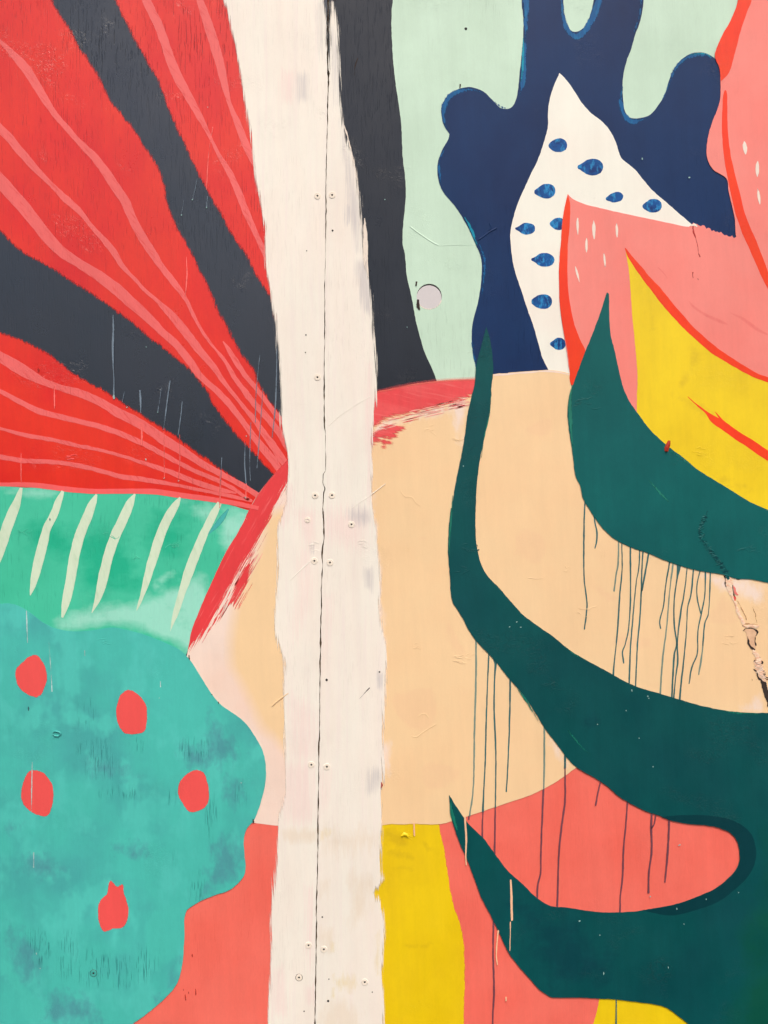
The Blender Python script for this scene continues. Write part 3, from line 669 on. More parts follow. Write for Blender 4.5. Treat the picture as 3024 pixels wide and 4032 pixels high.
# ------------------------------------------------------------------ RIGHT BOARD
shape('charcoal_stripe', [(float(seam_r(y)) + .2, float(y)) for y in _yy[_yy < 2100]][::-1] + [(1400, -560)] +
      [tuple(q) for q in wobble(spline(t(1, 0, (915, -930), (908, 0), (900, 60), (899, 100), (898, 200), (910, 400), (930, 580), (948, 700), (965, 850), (970, 1000), (985, 1150), (992, 1250), (985, 1380), (972, 1500), (972, 1600)) +
      t(1, 1, (985, 0), (1000, 150), (1030, 280), (1050, 400), (1075, 510), (1115, 640), (1150, 720), (1180, 790), (1195, 870), (1100, 1000), (500, 1100)), False), 1, 5)[:, :2]], M['grey_r'], 1, RP, raw=True)
shape('navy_shape', t(2, 0, (60, -930), (90, 0), (101, 150), (95, 300), (80, 450), (60, 620), (30, 695), (0, 712)) + t(1, 0, (1610, 705), (1560, 655), (1500, 600), (1440, 575), (1390, 570), (1320, 590), (1260, 630), (1225, 700), (1228, 770), (1250, 840),
    (1276, 876), (1270, 910), (1230, 980), (1203, 1050), (1198, 1120), (1210, 1200), (1240, 1260), (1300, 1330), (1350, 1400), (1400, 1490), (1440, 1580), (1475, 1659)) +
    t(1, 1, (1488, 60), (1488, 130), (1480, 220), (1460, 330), (1430, 440), (1422, 560), (1430, 650), (1448, 740), (1450, 900)) + t(2, 1, (300, 900), (700, 300)) + t(2, 0, (1400, 1659), (1580, 1500), (1560, 500), (1400, 430), (1340, 374),
    (1290, 348), (1220, 345), (1150, 375), (1090, 440), (1050, 530), (1020, 630), (980, 690), (930, 748), (860, 772), (790, 765), (760, 710), (750, 620), (752, 500), (775, 400), (805, 320), (830, 230), (860, 150), (880, 60), (886, 0), (890, -930), (640, -930),
    (560, 0), (540, 90), (510, 165), (462, 205), (420, 205), (385, 160), (366, 90), (362, 0), (340, -930)), M['navy'], 2, RP, wob=1.1, label='navy coral-like shape with rounded lobes')
for c, r, q, mm in ((1, 0, [(1258, 850, 12), (1238, 770, 26), (1246, 690, 44), (1285, 625, 44), (1345, 598, 36), (1410, 585, 20), (1490, 605, 8)], 'rim'),
    (1, 0, [(1222, 1200, 10), (1212, 1130, 26), (1210, 1060, 16), (1240, 985, 8)], 'rim'), (1, 0, [(1560, 655, 8), (1600, 690, 14), (1640, 706, 8)], 'rim'),
    (1, 0, [(1378, 1420, 6), (1405, 1470, 18), (1435, 1540, 20), (1455, 1600, 8)], 'rim_hi'), (1, 1, [(1475, -60, 10), (1505, 30, 26), (1502, 140, 18), (1490, 260, 6)], 'rim'),
    (1, 1, [(1432, 450, 5), (1425, 560, 14), (1434, 660, 14), (1450, 740, 10)], 'rim'),
    (2, 0, [(110, -60, 50), (118, 40, 44), (116, 150, 28), (112, 300, 26), (106, 420, 40), (96, 540, 36), (80, 620, 10)], 'rim'), (2, 0, [(100, 250, 4), (100, 350, 18), (92, 480, 14), (86, 540, 5)], 'rim_hi'),
    (2, 0, [(340, -60, 20), (350, 20, 22), (362, 120, 30), (395, 200, 36), (440, 240, 44), (495, 212, 44), (540, 140, 46), (582, 50, 52), (610, -40, 50)], 'rim'),
    (2, 0, [(865, -40, 24), (868, 40, 26), (850, 130, 20), (825, 210, 8)], 'rim'), (2, 0, [(748, 560, 8), (738, 640, 26), (750, 730, 34), (800, 790, 46), (860, 788, 22), (920, 765, 8)], 'rim'),
    (2, 0, [(1010, 650, 8), (1045, 570, 18), (1082, 470, 26), (1140, 395, 26), (1215, 362, 26), (1290, 362, 20), (1335, 385, 8)], 'rim'), (2, 0, [(1190, 358, 5), (1240, 352, 16), (1290, 352, 12), (1330, 374, 5)], 'rim_hi')):
    stroke('blue_brush_edge', t(c, r, *q), M[mm], 2.5 if mm == 'rim' else 2.8, RP, wob=1.2)
shape('dotted_cream_leaf', t(2, 0, (335, 478), (380, 520), (430, 590), (480, 670), (545, 742), (620, 800), (670, 860), (708, 940), (740, 1030), (830, 1110), (930, 1230), (1020, 1310), (1100, 1380), (1180, 1450), (1240, 1500), (900, 1600), (450, 1600)) +
    t(2, 1, (420, 400), (440, 860), (300, 860), (265, 760), (225, 680), (200, 590), (170, 480), (130, 370), (90, 250), (42, 100), (25, 0)) +
    t(2, 0, (15, 1540), (28, 1450), (60, 1340), (130, 1180), (200, 1030), (240, 910), (262, 820), (262, 730), (275, 640), (300, 560)), M['cream'], 3, RP, wob=1.1, corners={0, 12, 13, 14, 15, 16, 17}, label='cream pointed leaf with blue seeds')
def seed_mark(c, r, x, y, a, b, sharp=.3, rot=0):
    pts = []
    for i in range(20):
        th = 2 * math.pi * i / 20
        u, v = math.cos(th), math.sin(th)
        k = 1 - sharp * max(0, -u) ** 2 * abs(v) * 1.6 + .18 * max(0, u)
        px, py = a * u, b * v * k
        pts.append((x + px * math.cos(rot) - py * math.sin(rot), y + px * math.sin(rot) + py * math.cos(rot)))
    o = shape('blue_seed', t(c, r, *pts), M['seed'], 3.8, RP, wob=1.3, step=6, corners={10})
    stroke('seed_crease', t(c, r, (x - a * .6, y + 4, 2), (x - a * .2, y - 3, 4), (x + a * .2, y + b * .12, 4), (x + a * .5, y + 1, 2)), M['rim'], 4.1, o, wob=.8, cap=False)
    return o
for q in ((2, 0, 326, 950, 61, 44, .3, -.05), (2, 0, 538, 1092, 84, 53, .7, 0), (2, 0, 240, 1250, 70, 47, .6, -.1), (2, 0, 695, 1290, 58, 33, .6, -.18), (2, 0, 942, 1345, 64, 44, .5, -.1),
          (2, 0, 322, 1462, 50, 40, .5, 0), (2, 0, 112, 1495, 66, 38, .9, 0), (2, 1, 228, 38, 76, 44, .8, .03), (2, 1, 220, 312, 68, 47, .3, 0), (2, 1, 325, 587, 52, 39, .7, -.03)):
    seed_mark(*q)
# lower fields
shape('coral_field', t(1, 3, (1100, 300), (1500, 200)) + t(2, 3, (200, 0), (600, 40), (1100, 300), (1600, 350), (1700, 800), (1300, 1100), (700, 1100), (700, 1700)) + [(2400, 4744), (1700, 4744)] + t(1, 3, (1180, 1659), (1180, 900)), M['coral'], 1, RP, wob=0)
brushed('yellow_field', t(1, 3, (760, 360), (1190, 380), (1205, 420), (1240, 600), (1270, 800), (1302, 950), (1345, 1080), (1365, 1200), (1371, 1400), (1365, 1659), (1330, 2890), (760, 2890)), M['yellow_low'], 2, RP, margin=14, fields={'dull': [(q_, 40) for q_ in (t(1, 3, (830, 560), (1040, 600), (1060, 640), (880, 620)), t(1, 3, (900, 690), (1060, 675), (1040, 710)), t(1, 3, (840, 430), (1000, 460), (1000, 560), (860, 540)), t(1, 3, (960, 1200), (1180, 1180), (1100, 1220)), t(1, 3, (1100, 520), (1180, 560), (1130, 600)))]}, label='golden yellow field beside the cream band')
shape('yellow_field', t(2, 3, (597, 1500), (595, 1545), (585, 1610), (560, 1700)) + [(2250, 4300), (2100, 4744), (3300, 4744), (2900, 4200)] + t(2, 3, (1300, 1700), (1100, 1500)), M['yellow_low' if False else 'yellow'], 2, RP, wob=1,
      label='small yellow corner under the dark green branch')
# peach disc
dtop = t(1, 1, (520, 1000), (785, 905), (900, 880), (1050, 850), (1195, 832), (1300, 824), (1440, 818), (1500, 805), (1565, 786), (1659, 780)) + t(2, 1, (0, 776), (150, 765), (265, 758), (400, 780), (440, 806))
dlow = t(2, 3, (500, 20), (440, 40), (380, 85), (280, 150), (150, 215), (0, 265)) + t(1, 3, (1500, 320), (1380, 360), (1300, 385), (1200, 406), (1050, 404), (960, 408), (900, 404), (835, 414), (600, 414), (520, 200))
shape('peach_disc', dtop + t(2, 1, (700, 900), (900, 1300), (1659, 1760)) + [(3922, 2260), (3922, 2880)] + t(2, 2, (1659, 1450), (1000, 1400), (600, 1500), (500, 1659)) + dlow + t(1, 2, (600, 1000), (600, 100)), M['peach'], 5, RP, wob=1.1, grid=18, fields={'blushy': [(q_, 44) for q_ in (t(1, 1, (1290, 960), (1400, 930), (1385, 1100), (1350, 1300), (1320, 1250), (1300, 1100)), t(2, 2, (920, 300), (1250, 415), (1420, 450), (1659, 480), (1659, 620), (1500, 600), (1300, 480), (1050, 380)),
          t(2, 2, (1659, 1180), (1590, 1250), (1500, 1330), (1659, 1345)), t(1, 2, (830, 1500), (900, 1540), (890, 1750), (830, 1750)), t(2, 2, (300, 1500), (420, 1680), (380, 1700), (260, 1520)),
          t(1, 1, (760, 1400), (790, 1400), (800, 1700), (760, 1700)), t(1, 2, (775, 0), (800, 60), (825, 420), (860, 900), (850, 1300), (820, 1300), (790, 300)), t(1, 1, (770, 1230), (1000, 1110), (1250, 1060), (1400, 1000), (1400, 940), (1000, 1040), (765, 1130)))], 'dull': [(q_, 18) for q_ in (t(1, 2, (900, 1230), (1160, 1170), (1200, 1300), (1150, 1450), (980, 1420)), t(1, 2, (1260, 735), (1400, 960), (1300, 960)), t(2, 2, (60, 140), (200, 150), (260, 280), (200, 380), (50, 300)), t(2, 2, (540, 500), (620, 520), (740, 600), (660, 620)),
          t(2, 2, (700, 830), (960, 850), (930, 920), (650, 900)), t(2, 2, (1400, 560), (1460, 620), (1500, 760), (1300, 740)), t(1, 3, (1100, 0), (1350, 60), (1250, 180), (1100, 150)), t(2, 1, (100, 1150), (300, 1060), (260, 1200)), t(1, 2, (1060, 200), (1140, 180), (1120, 240)))]},
      label='large peach disc crossed by dark green paint runs')
stroke('pale_disc_edge', t(1, 1, (1570, 790, 10), (1659, 786, 12)) + t(2, 1, (150, 772, 10), (300, 768, 9), (420, 795, 6)), M['blush'], 5.4, RP, wob=1.4)
brushed('crimson_arc', t(1, 1, (560, 985), (785, 903), (900, 878), (1050, 848), (1195, 830), (1300, 822), (1450, 816), (1460, 900), (1420, 925), (1300, 968), (1150, 1006), (1000, 1040), (850, 1085), (770, 1130), (600, 1210)), M['crimson_r'], 6, RP, margin=44, calm=t(1, 1, (560, 985), (785, 903), (900, 878), (1050, 848), (1195, 830), (1300, 822), (1450, 816)),
    label='crimson brush arc along the top of the peach disc')
brushed('crimson_arc', t(1, 1, (600, 1240), (760, 1180), (860, 1130), (985, 1125), (940, 1170), (880, 1235), (868, 1205), (850, 1260), (838, 1205), (780, 1235), (700, 1260)), M['crimson_r'], 6.3, RP, margin=22, h=6, step=12)
for i in range(40):
    u = rf.random(); x = 775 + u * 600; y = 1120 - u * 165 + rf.uniform(-25, 45); L = rf.uniform(40, 130)
    stroke('bristle_streak', t(1, 1, (x, y, 1.5), (x + L * .5, y - L * .13, rf.uniform(3, 8)), (x + L, y - L * .24, 1.5)), M['streak_a'] if i % 3 == 0 else M['streak_b'], 6.5, RP, wob=.8)
# salmon leaves
shape('salmon_leaf', t(2, 0, (1560, -930), (1500, 0), (1455, 130), (1400, 230), (1350, 352), (1356, 395), (1378, 440), (1386, 530), (1385, 640), (1368, 710), (1330, 810), (1303, 910), (1298, 1030), (1340, 1110), (1425, 1168), (1440, 1250), (1480, 1430), (1500, 1570)) +
      [(3060, 1100), (3922, 1300), (3922, -560)], M['pink'], 8, RP, wob=.8, label='right salmon pink leaf beside the navy shape')
rag = []
_r = random.Random(3)
for i in range(0, 23):
    x = 1210 + i * 12
    rag.append((x, 1462 + i * 4.2 + _r.uniform(-12, 8)))
shape('salmon_leaf', t(2, 0, (390, 1270), (420, 1300), (500, 1335), (600, 1360), (740, 1393), (900, 1427), (1060, 1460), (1180, 1482), *rag, (1500, 1540), (1620, 1600)) + [(3922, 1180), (3922, 1900)] + t(2, 1, (1400, 1000), (900, 1100), (880, 1100), (700, 950), (500, 800), (430, 800), (405, 780),
      (385, 650), (360, 500), (342, 350), (335, 150), (345, 0)) + t(2, 0, (350, 1500), (370, 1350)), M['pink'], 8.3, RP, wob=.6, label='lower salmon pink leaf with pale flecks')
shape('orange_edge', t(2, 0, (390, 1268), (370, 1350), (355, 1450), (345, 1600)) + t(2, 1, (338, 0), (332, 150), (340, 350), (365, 520), (390, 650), (403, 780), (402, 815), (412, 858), (450, 850), (480, 740), (506, 640), (470, 560), (430, 450), (405, 330), (390, 200), (388, 50)) +
      t(2, 0, (390, 1600), (400, 1500), (406, 1340)), M['orange'], 8.8, RP, wob=.8)
shape('orange_edge', t(2, 0, (1560, -930), (1500, 0), (1455, 130), (1400, 230), (1350, 352), (1356, 395), (1378, 440), (1388, 535), (1440, 480), (1480, 350), (1520, 200), (1560, 80), (1590, 0), (1650, -930)), M['orange'], 8.8, RP, wob=.8)
stroke('orange_edge', t(2, 0, (1418, 598, 14), (1416, 640, 28), (1415, 720, 33), (1415, 850, 38), (1428, 1000, 44), (1452, 1130, 50), (1480, 1250, 58), (1510, 1380, 58), (1552, 1500, 62), (1600, 1610, 62)) + t(2, 1, (1650, 70, 56), (1700, 190, 46), (1790, 330, 30), (1900, 450, 6)), M['orange'], 8.8, RP, wob=.8)
for c, r, x, y, l, w, sl in ((2, 0, 455, 1480, 110, 16, 0), (2, 0, 560, 1502, 125, 21, 2), (2, 0, 710, 1506, 92, 17, 2), (2, 0, 513, 1602, 96, 18, 0), (2, 1, 453, 135, 104, 15, 14), (2, 1, 630, 42, 90, 15, 4),
                         (2, 0, 1546, 968, 86, 27, 4), (2, 0, 1628, 1105, 104, 26, -2), (2, 0, 1636, 1285, 104, 20, 8)):
    stroke('pale_fleck', t(c, r, (x - sl, y - l / 2, 4), (x - sl / 2, y - l / 4, w * .9), (x, y, w), (x + sl / 2, y + l / 4, w * .8), (x + sl, y + l / 2, 4)), M['fleck'], 9, RP, wob=1)
shape('yellow_leaf', t(2, 0, (763, 1622)) + t(2, 1, (830, 90), (900, 180), (990, 280), (1090, 400), (1200, 530), (1330, 630), (1480, 730), (1600, 790), (1680, 825)) + [(3400, 1640), (3922, 1760), (3922, 2200)] +
      t(2, 1, (1700, 1760), (1300, 1600), (950, 1300), (848, 1100), (841, 950), (845, 800), (838, 700), (825, 560), (810, 400), (800, 250), (785, 90)), M['yellow'], 9.4, RP, wob=.9, corners={0}, fields={'dull': [(q_, 50) for q_ in (t(2, 1, (1150, 760), (1200, 750), (1190, 840), (1080, 920)), t(2, 1, (1060, 900), (1400, 1060), (1500, 1200), (1300, 1100)), t(2, 1, (1150, 1400), (1480, 1460), (1600, 1560), (1400, 1500)), t(2, 1, (900, 340), (960, 440), (930, 520)), t(2, 1, (1180, 600), (1300, 660), (1260, 740), (1190, 700)))]}, label='yellow leaf with orange upper edge')
stroke('orange_edge', t(2, 0, (764, 1622, 5)) + t(2, 1, (795, 20, 25), (842, 82, 38), (902, 160, 46), (970, 240, 56), (1032, 318, 58), (1112, 410, 56), (1182, 486, 50), (1262, 560, 48), (1352, 636, 48), (1452, 700, 42), (1552, 760, 38), (1659, 812, 32)) + [(3400, 1600, 16), (3922, 1740, 10)],
       M['orange'], 10, RP, wob=.9, cap=False)
stroke('orange_vein', t(2, 1, (1172, 932, 3), (1230, 985, 9), (1292, 1035, 16), (1340, 1080, 46), (1420, 1132, 54), (1500, 1190, 56), (1580, 1240, 58), (1659, 1295, 60), (1900, 1450, 50)), M['orange'], 9.8, RP, wob=.8, cap=False)
stroke('orange_vein', t(2, 1, (1348, 1030, 3), (1385, 1075, 12), (1425, 1120, 24), (1470, 1160, 20)), M['orange'], 10, RP, wob=.8, cap=False)
for q in (t(2, 1, (1180, 310, 10), (1215, 350, 16), (1300, 405, 22), (1380, 440, 26), (1430, 460, 10)), t(2, 1, (1450, 385, 8), (1540, 430, 24), (1620, 490, 26), (1700, 530, 10)), t(2, 1, (980, 90, 6), (1010, 120, 10), (1040, 160, 5))):
    stroke('rose_smear', q, M['pinkish'], 8.6, RP)

rr = random.Random(11)
# paint runs under the green branches
TW = 9.5
def runs(c, r, lists, mat, lv, w=TW):
    for q in lists:
        p = [(a[0], a[1], (a[2] if len(a) > 2 else w * rr.uniform(.72, 1.15)) * (1.15 if i == len(q) - 1 else 1)) for i, a in enumerate(q)]
        stroke('paint_drip', t(c, r, *p), mat, lv, RP, wob=.55, step=7)
runs(2, 2, [[(505, -70), (500, 0), (495, 180), (497, 460), (515, 620), (510, 700), (498, 790, 7)], [(562, 40), (568, 100), (580, 160), (578, 220), (568, 262)],
    [(742, 210), (745, 400), (730, 560), (715, 800), (698, 960), (685, 1110)], [(798, 235), (800, 490), (798, 640), (785, 800), (765, 890), (747, 940), (755, 1012)],
    [(860, 250), (855, 380), (835, 500), (815, 720), (800, 900), (790, 1160)], [(882, 270), (872, 440), (870, 530), (862, 700), (845, 900), (832, 1180)], [(920, 280), (900, 400), (873, 540)],
    [(1060, 330), (1030, 500), (1015, 640), (990, 740), (996, 786)], [(1118, 350, 40), (1113, 400, 22), (1105, 450), (1085, 600), (1085, 760), (1100, 890), (1085, 960), (1068, 1260)],
    [(1172, 365), (1155, 520), (1125, 700), (1105, 880), (1108, 1000), (1095, 1100), (1080, 1260)], [(1212, 380), (1195, 560), (1172, 650), (1165, 800), (1148, 980), (1130, 1150), (1118, 1275)],
    [(1258, 395), (1235, 490), (1235, 590), (1258, 688)], [(1288, 400), (1285, 560), (1262, 690), (1240, 800), (1235, 950), (1200, 1040), (1182, 1145)], [(1322, 405), (1308, 690), (1285, 750), (1272, 900)]], M['drip'], 7, TW)
runs(2, 2, [[(722, 205), (718, 370), (705, 440), (692, 542)], [(1080, 340), (1055, 550), (1035, 780), (1010, 980), (992, 1240)], [(1272, 900), (1262, 980), (1245, 1086)]], M['drip_faint'], 7, TW)
runs(1, 2, [[(1450, 830), (1450, 1100), (1440, 1450), (1437, 1680), (1430, 1859), (1408, 2008)]], M['drip_faint'], 7, 12)
runs(1, 2, [[(1535, 920), (1525, 1150), (1515, 1450), (1510, 1659), (1500, 1859), (1495, 1984)], [(1568, 960, 30), (1578, 1020, 16), (1572, 1100), (1568, 1300), (1575, 1480), (1580, 1659), (1576, 1956)],
    [(1674, 1100), (1669, 1400), (1659, 1659), (1648, 1850)]], M['drip'], 7, 10)
runs(2, 2, [[(237, 1410), (237, 1659), (233, 1838)]], M['drip_faint'], 7, 11)
runs(2, 2, [[(372, 1590), (372, 1700)]], M['drip'], 7, 11)
runs(1, 3, [[(1405, 350), (1402, 375)], [(1495, 326), (1492, 400), (1491, 510)], [(1576, 300), (1574, 420), (1572, 600)]], M['drip_dark'], 7.1, 10)
runs(2, 3, [[(232, 180), (222, 400), (215, 600), (213, 720), (195, 800), (190, 900)], [(372, 40), (372, 250), (350, 420), (335, 560), (328, 700), (325, 850), (320, 960)], [(607, 115), (585, 210), (573, 280)],
    [(782, 240), (770, 400), (755, 560), (748, 750), (735, 870), (730, 1000)], [(940, 320), (935, 430), (938, 580), (920, 720), (917, 850)], [(967, 330), (955, 400), (938, 430)], [(1052, 360), (1048, 500), (1040, 620), (1025, 782)]], M['drip_dark'], 7.2, 11)
runs(1, 3, [[(1565, 1010), (1562, 1250), (1568, 1500), (1560, 1659), (1558, 2200)]], M['drip_dark'], 7.2, 11)
runs(2, 3, [[(707, 1520), (706, 1659), (704, 1900)]], M['drip'], 7.2, 9)

# dark green branches
G1 = (t(1, 1, (1517, 478), (1480, 620), (1450, 740), (1440, 850), (1415, 950), (1390, 1080), (1375, 1200), (1350, 1330), (1320, 1480), (1292, 1659)) +
 t(1, 2, (1285, 0), (1270, 150), (1268, 300), (1280, 450), (1285, 560), (1300, 620), (1345, 690), (1400, 790), (1445, 860), (1530, 950), (1600, 1030), (1659, 1105)) +
 t(2, 2, (100, 1220), (180, 1340), (240, 1440), (310, 1530), (370, 1610)) +
 t(2, 3, (410, 0), (470, 50), (560, 100), (650, 160), (720, 220), (800, 270), (900, 320), (1000, 355), (1060, 380), (1160, 400), (1280, 410), (1380, 430), (1450, 462), (1490, 510), (1510, 580), (1508, 650), (1480, 710), (1400, 790), (1320, 840),
   (1200, 890), (1100, 925), (1000, 945), (900, 962), (800, 975), (620, 980), (520, 970), (400, 950), (280, 938), (240, 920), (180, 880), (100, 800), (0, 710)) +
 t(1, 3, (1590, 620), (1500, 500), (1400, 400), (1330, 300), (1273, 212), (1285, 340), (1300, 400), (1340, 520), (1380, 610), (1440, 760), (1480, 870), (1540, 990), (1590, 1090)) +
 t(2, 3, (0, 1235), (60, 1320), (130, 1400), (200, 1480), (250, 1515), (290, 1535), (450, 1535), (600, 1543), (720, 1550), (850, 1565), (1010, 1592), (1110, 1655)) + [(2720, 4040), (2900, 4200), (3300, 4744), (3922, 4744), (3922, 2780), (3400, 2800)] +
 t(2, 2, (1659, 1337), (1480, 1330), (1300, 1300), (1120, 1250), (1000, 1215), (850, 1170), (760, 1130), (680, 1085), (560, 1020), (460, 965), (380, 910), (290, 835), (200, 775), (100, 700), (0, 590)) +
 t(1, 2, (1600, 520), (1530, 450), (1480, 360), (1455, 250), (1447, 150), (1448, 0)) + t(1, 1, (1455, 1500), (1475, 1350), (1500, 1220), (1530, 1080), (1545, 980), (1553, 850), (1563, 770), (1555, 650), (1540, 560)))
shape('green_branch', G1, M['deep'], 11, RP, wob=1.2, fields={'forest': [(t(2, 3, (1659, 300), (1640, 900), (1500, 1300), (1350, 1659), (1500, 2200), (2600, 2200), (2600, 300)), 260)], 'gloom': [(t(2, 2, (450, 1380), (560, 1330), (600, 1420), (480, 1460)), 60), (t(2, 3, (0, 900), (500, 1050), (700, 1400), (300, 1480), (100, 1200)), 160)]}, label='dark green branch curling from its thin tip into a wide hairpin')
G2 = (t(2, 1, (645, 250), (600, 390), (560, 500), (520, 600), (480, 700), (440, 810), (410, 900), (390, 1000), (390, 1080), (410, 1230), (425, 1340), (440, 1450), (470, 1510), (490, 1600), (525, 1659)) +
 t(2, 2, (570, 70), (620, 135), (700, 205), (800, 255), (900, 290), (1030, 345), (1130, 378), (1250, 410), (1400, 435), (1480, 460), (1580, 465), (1659, 480)) + [(3400, 2370), (3922, 2400), (3922, 2180), (3400, 2130), (3150, 2060)] +
 t(2, 1, (1659, 1655), (1580, 1620), (1400, 1510), (1240, 1410), (1130, 1320), (1060, 1270), (1010, 1230), (920, 1140), (850, 1045), (790, 960), (750, 870), (725, 770), (700, 650), (670, 530), (660, 400), (657, 262)))
shape('green_leaf', G2, M['deep_hi'], 11, RP, wob=1.2, label='upper dark green pointed leaf under the yellow leaf')
inner_ = t(2, 3, (1000, 353), (1060, 378), (1160, 398), (1280, 408), (1380, 428), (1452, 460), (1492, 508), (1512, 580), (1510, 650), (1482, 712), (1402, 792), (1322, 842), (1200, 892), (1100, 927), (1000, 947))
shape('inky_outline', t(2, 3, (1000, 356), (1060, 378), (1160, 398), (1280, 408), (1380, 428), (1452, 460), (1492, 508), (1512, 580), (1510, 650), (1482, 712), (1402, 792), (1322, 842), (1200, 892), (1100, 927), (1000, 947), (880, 968), (1060, 1000), (1200, 972),
    (1370, 910), (1480, 830), (1570, 740), (1612, 650), (1616, 560), (1580, 460), (1490, 390), (1350, 352), (1150, 345)), M['inky'], 11.4, RP, wob=.8)
for c, r, q in ((2, 1, [(418, 860, 8), (404, 960, 24), (405, 1060, 26), (415, 1180, 18), (425, 1280, 6)]), (1, 2, [(1298, -80, 6), (1288, 60, 14), (1278, 180, 14), (1275, 300, 8)]), (1, 1, [(1548, 880, 5), (1538, 1040, 9), (1505, 1190, 7), (1485, 1330, 4)]),
                (2, 2, [(60, 1180, 5), (110, 1245, 16), (160, 1325, 12), (205, 1400, 5)]), (1, 3, [(1282, 250, 6), (1292, 330, 26), (1312, 400, 22), (1330, 450, 6)]), (2, 2, [(390, 1450, 4), (430, 1500, 12), (480, 1560, 9), (540, 1610, 3)]), (2, 1, [(920, 1480, 5), (1000, 1570, 14), (1050, 1620, 5)]),
                (2, 2, [(370, 905, 4), (440, 960, 9), (520, 1000, 4)]), (2, 2, [(1380, 1320, 4), (1500, 1338, 9), (1640, 1345, 9)]), (2, 1, [(1060, 1285, 4), (1130, 1335, 9), (1230, 1410, 4)])):
    stroke('bristle_edge', t(c, r, *q), M['deep_edge'], 11.6, RP, wob=1)
runs(1, 3, [[(1378, 358, 12), (1386, 500, 12), (1383, 600, 9), (1385, 668, 8)], [(1595, 1100, 10), (1582, 1250, 8), (1589, 1320, 6)], [(1045, 400, 9), (1048, 478, 8)]], M['drip_peach'], 12, 11)
runs(2, 3, [[(17, 770, 9), (21, 850, 14), (25, 1028, 12)], [(15, 1040, 6), (12, 1230, 4)]], M['drip_peach'], 12, 10)
stroke('ragged_run', t(1, 3, (1646, 1530, 8), (1647, 1558, 6)), M['drip_peach'], 12, RP)

# cream band, right half
edge_r = (t(1, 0, (518, 20), (534, 130), (548, 300), (556, 450), (560, 600), (572, 780), (592, 900), (630, 1000), (662, 1130), (684, 1300), (696, 1450), (712, 1659)) +
    t(1, 1, (725, 60), (738, 150), (752, 250), (765, 400), (780, 560), (790, 700), (792, 880), (785, 1000), (768, 1120), (762, 1240), (762, 1400), (767, 1659)) +
    t(1, 2, (775, 60), (792, 150), (810, 300), (820, 420), (815, 600), (825, 720), (850, 900), (856, 1050), (850, 1250), (836, 1450), (835, 1659)) +
    t(1, 3, (840, 100), (832, 200), (832, 400), (825, 550), (820, 700), (834, 760), (785, 850), (803, 900), (835, 1000), (846, 1100), (838, 1250), (830, 1400), (840, 1520), (838, 1659), (840, 2890)))
brushed('cream_band', edge_r + [(800, 4744), (800, 1000)] + t(1, 0, (200, 700), (470, 560), (500, 440), (505, 200)), M['strip'], 10, RP, margin=42, h=8, side='r', label='cream painted band right of the joint', fields={
    'ashen': [(t(1, 0, (500, 150), (560, 300), (560, 700), (520, 700)), 40), (t(1, 0, (560, 780), (600, 900), (690, 1300), (700, 1659), (660, 1659), (580, 1100)), 50), (t(1, 1, (660, 40), (760, 40), (775, 420), (700, 380)), 50),
              (t(1, 2, (710, 380), (780, 380), (775, 560), (720, 520)), 40), (t(1, 2, (800, 1060), (850, 1080), (840, 1200), (800, 1180)), 30), (t(1, 2, (600, 0), (770, 0), (780, 110), (620, 110)), 60), (t(1, 3, (760, 20), (840, 40), (830, 160), (740, 220), (720, 120)), 60),
              (t(1, 0, (600, 1330), (650, 1330), (640, 1470), (600, 1480)), 30)],
    'rosy': [(t(1, 2, (440, 560), (520, 560), (470, 1100), (440, 1100)), 70), (t(1, 1, (720, 700), (780, 700), (780, 1659), (730, 1659)), 50), (t(1, 3, (425, 20), (500, 60), (500, 260), (430, 390)), 70), (t(1, 2, (430, 0), (760, 0), (740, 300), (430, 200)), 110)],
    'ochre': [(t(1, 3, (425, 440), (520, 440), (510, 500), (425, 520)), 50), (t(1, 3, (490, 1170), (535, 1170), (525, 1240), (490, 1240)), 30), (t(1, 3, (500, 1400), (700, 1400), (690, 1470), (560, 1500)), 70), (t(1, 3, (500, 1460), (540, 1460), (535, 1545), (500, 1540)), 26),
              (t(1, 3, (785, 1130), (815, 1100), (825, 1400), (800, 1400)), 30)],
    'tan': [(t(1, 3, (420, 440), (840, 440), (840, 560), (430, 620)), 120), (t(1, 3, (420, 760), (500, 760), (470, 900), (420, 890)), 50), (t(1, 3, (620, 700), (780, 740), (780, 960), (640, 1100), (600, 960)), 90), (t(1, 3, (625, 550), (655, 550), (650, 660), (630, 650)), 24),
            (t(1, 3, (440, 1520), (680, 1580), (700, 1750), (430, 1750)), 80), (t(1, 3, (410, 1080), (520, 1080), (520, 1250), (420, 1250)), 70)]})
stroke('bristle_mark', t(1, 0, (722, 1430, 6), (728, 1520, 24), (728, 1659, 30)) + t(1, 1, (732, 120, 30), (745, 260, 16), (758, 400, 6)), M['fleck'], 9.6, RP, wob=2)
stroke('bristle_mark', t(1, 0, (590, 820, 4), (618, 920, 8), (650, 1060, 8), (680, 1220, 6), (692, 1380, 3)), M['fleck'], 9.6, RP, wob=2)
# small smudges
for c, r, q in ((1, 1, [(1062, 180, 14), (1060, 210, 12)]), (1, 1, [(1070, 300, 8), (1073, 345, 20), (1080, 365, 8)]), (1, 0, [(680, 380, 4), (662, 430, 9), (655, 485, 7)]), (1, 0, [(1348, 550, 9), (1346, 578, 6)]), (1, 0, [(530, -10, 12), (534, 10, 6)])):
    stroke('dark_smudge', t(c, r, *q), M['charcoal_rag'] if len(q) > 5 else M['crackdark'], 3 if c == 1 else 11, RP, wob=2)
stroke('crimson_fleck', t(1, 3, (832, 128, 5), (838, 150, 14), (832, 170, 4)), M['red_rag'], 11.2, RP, wob=2)

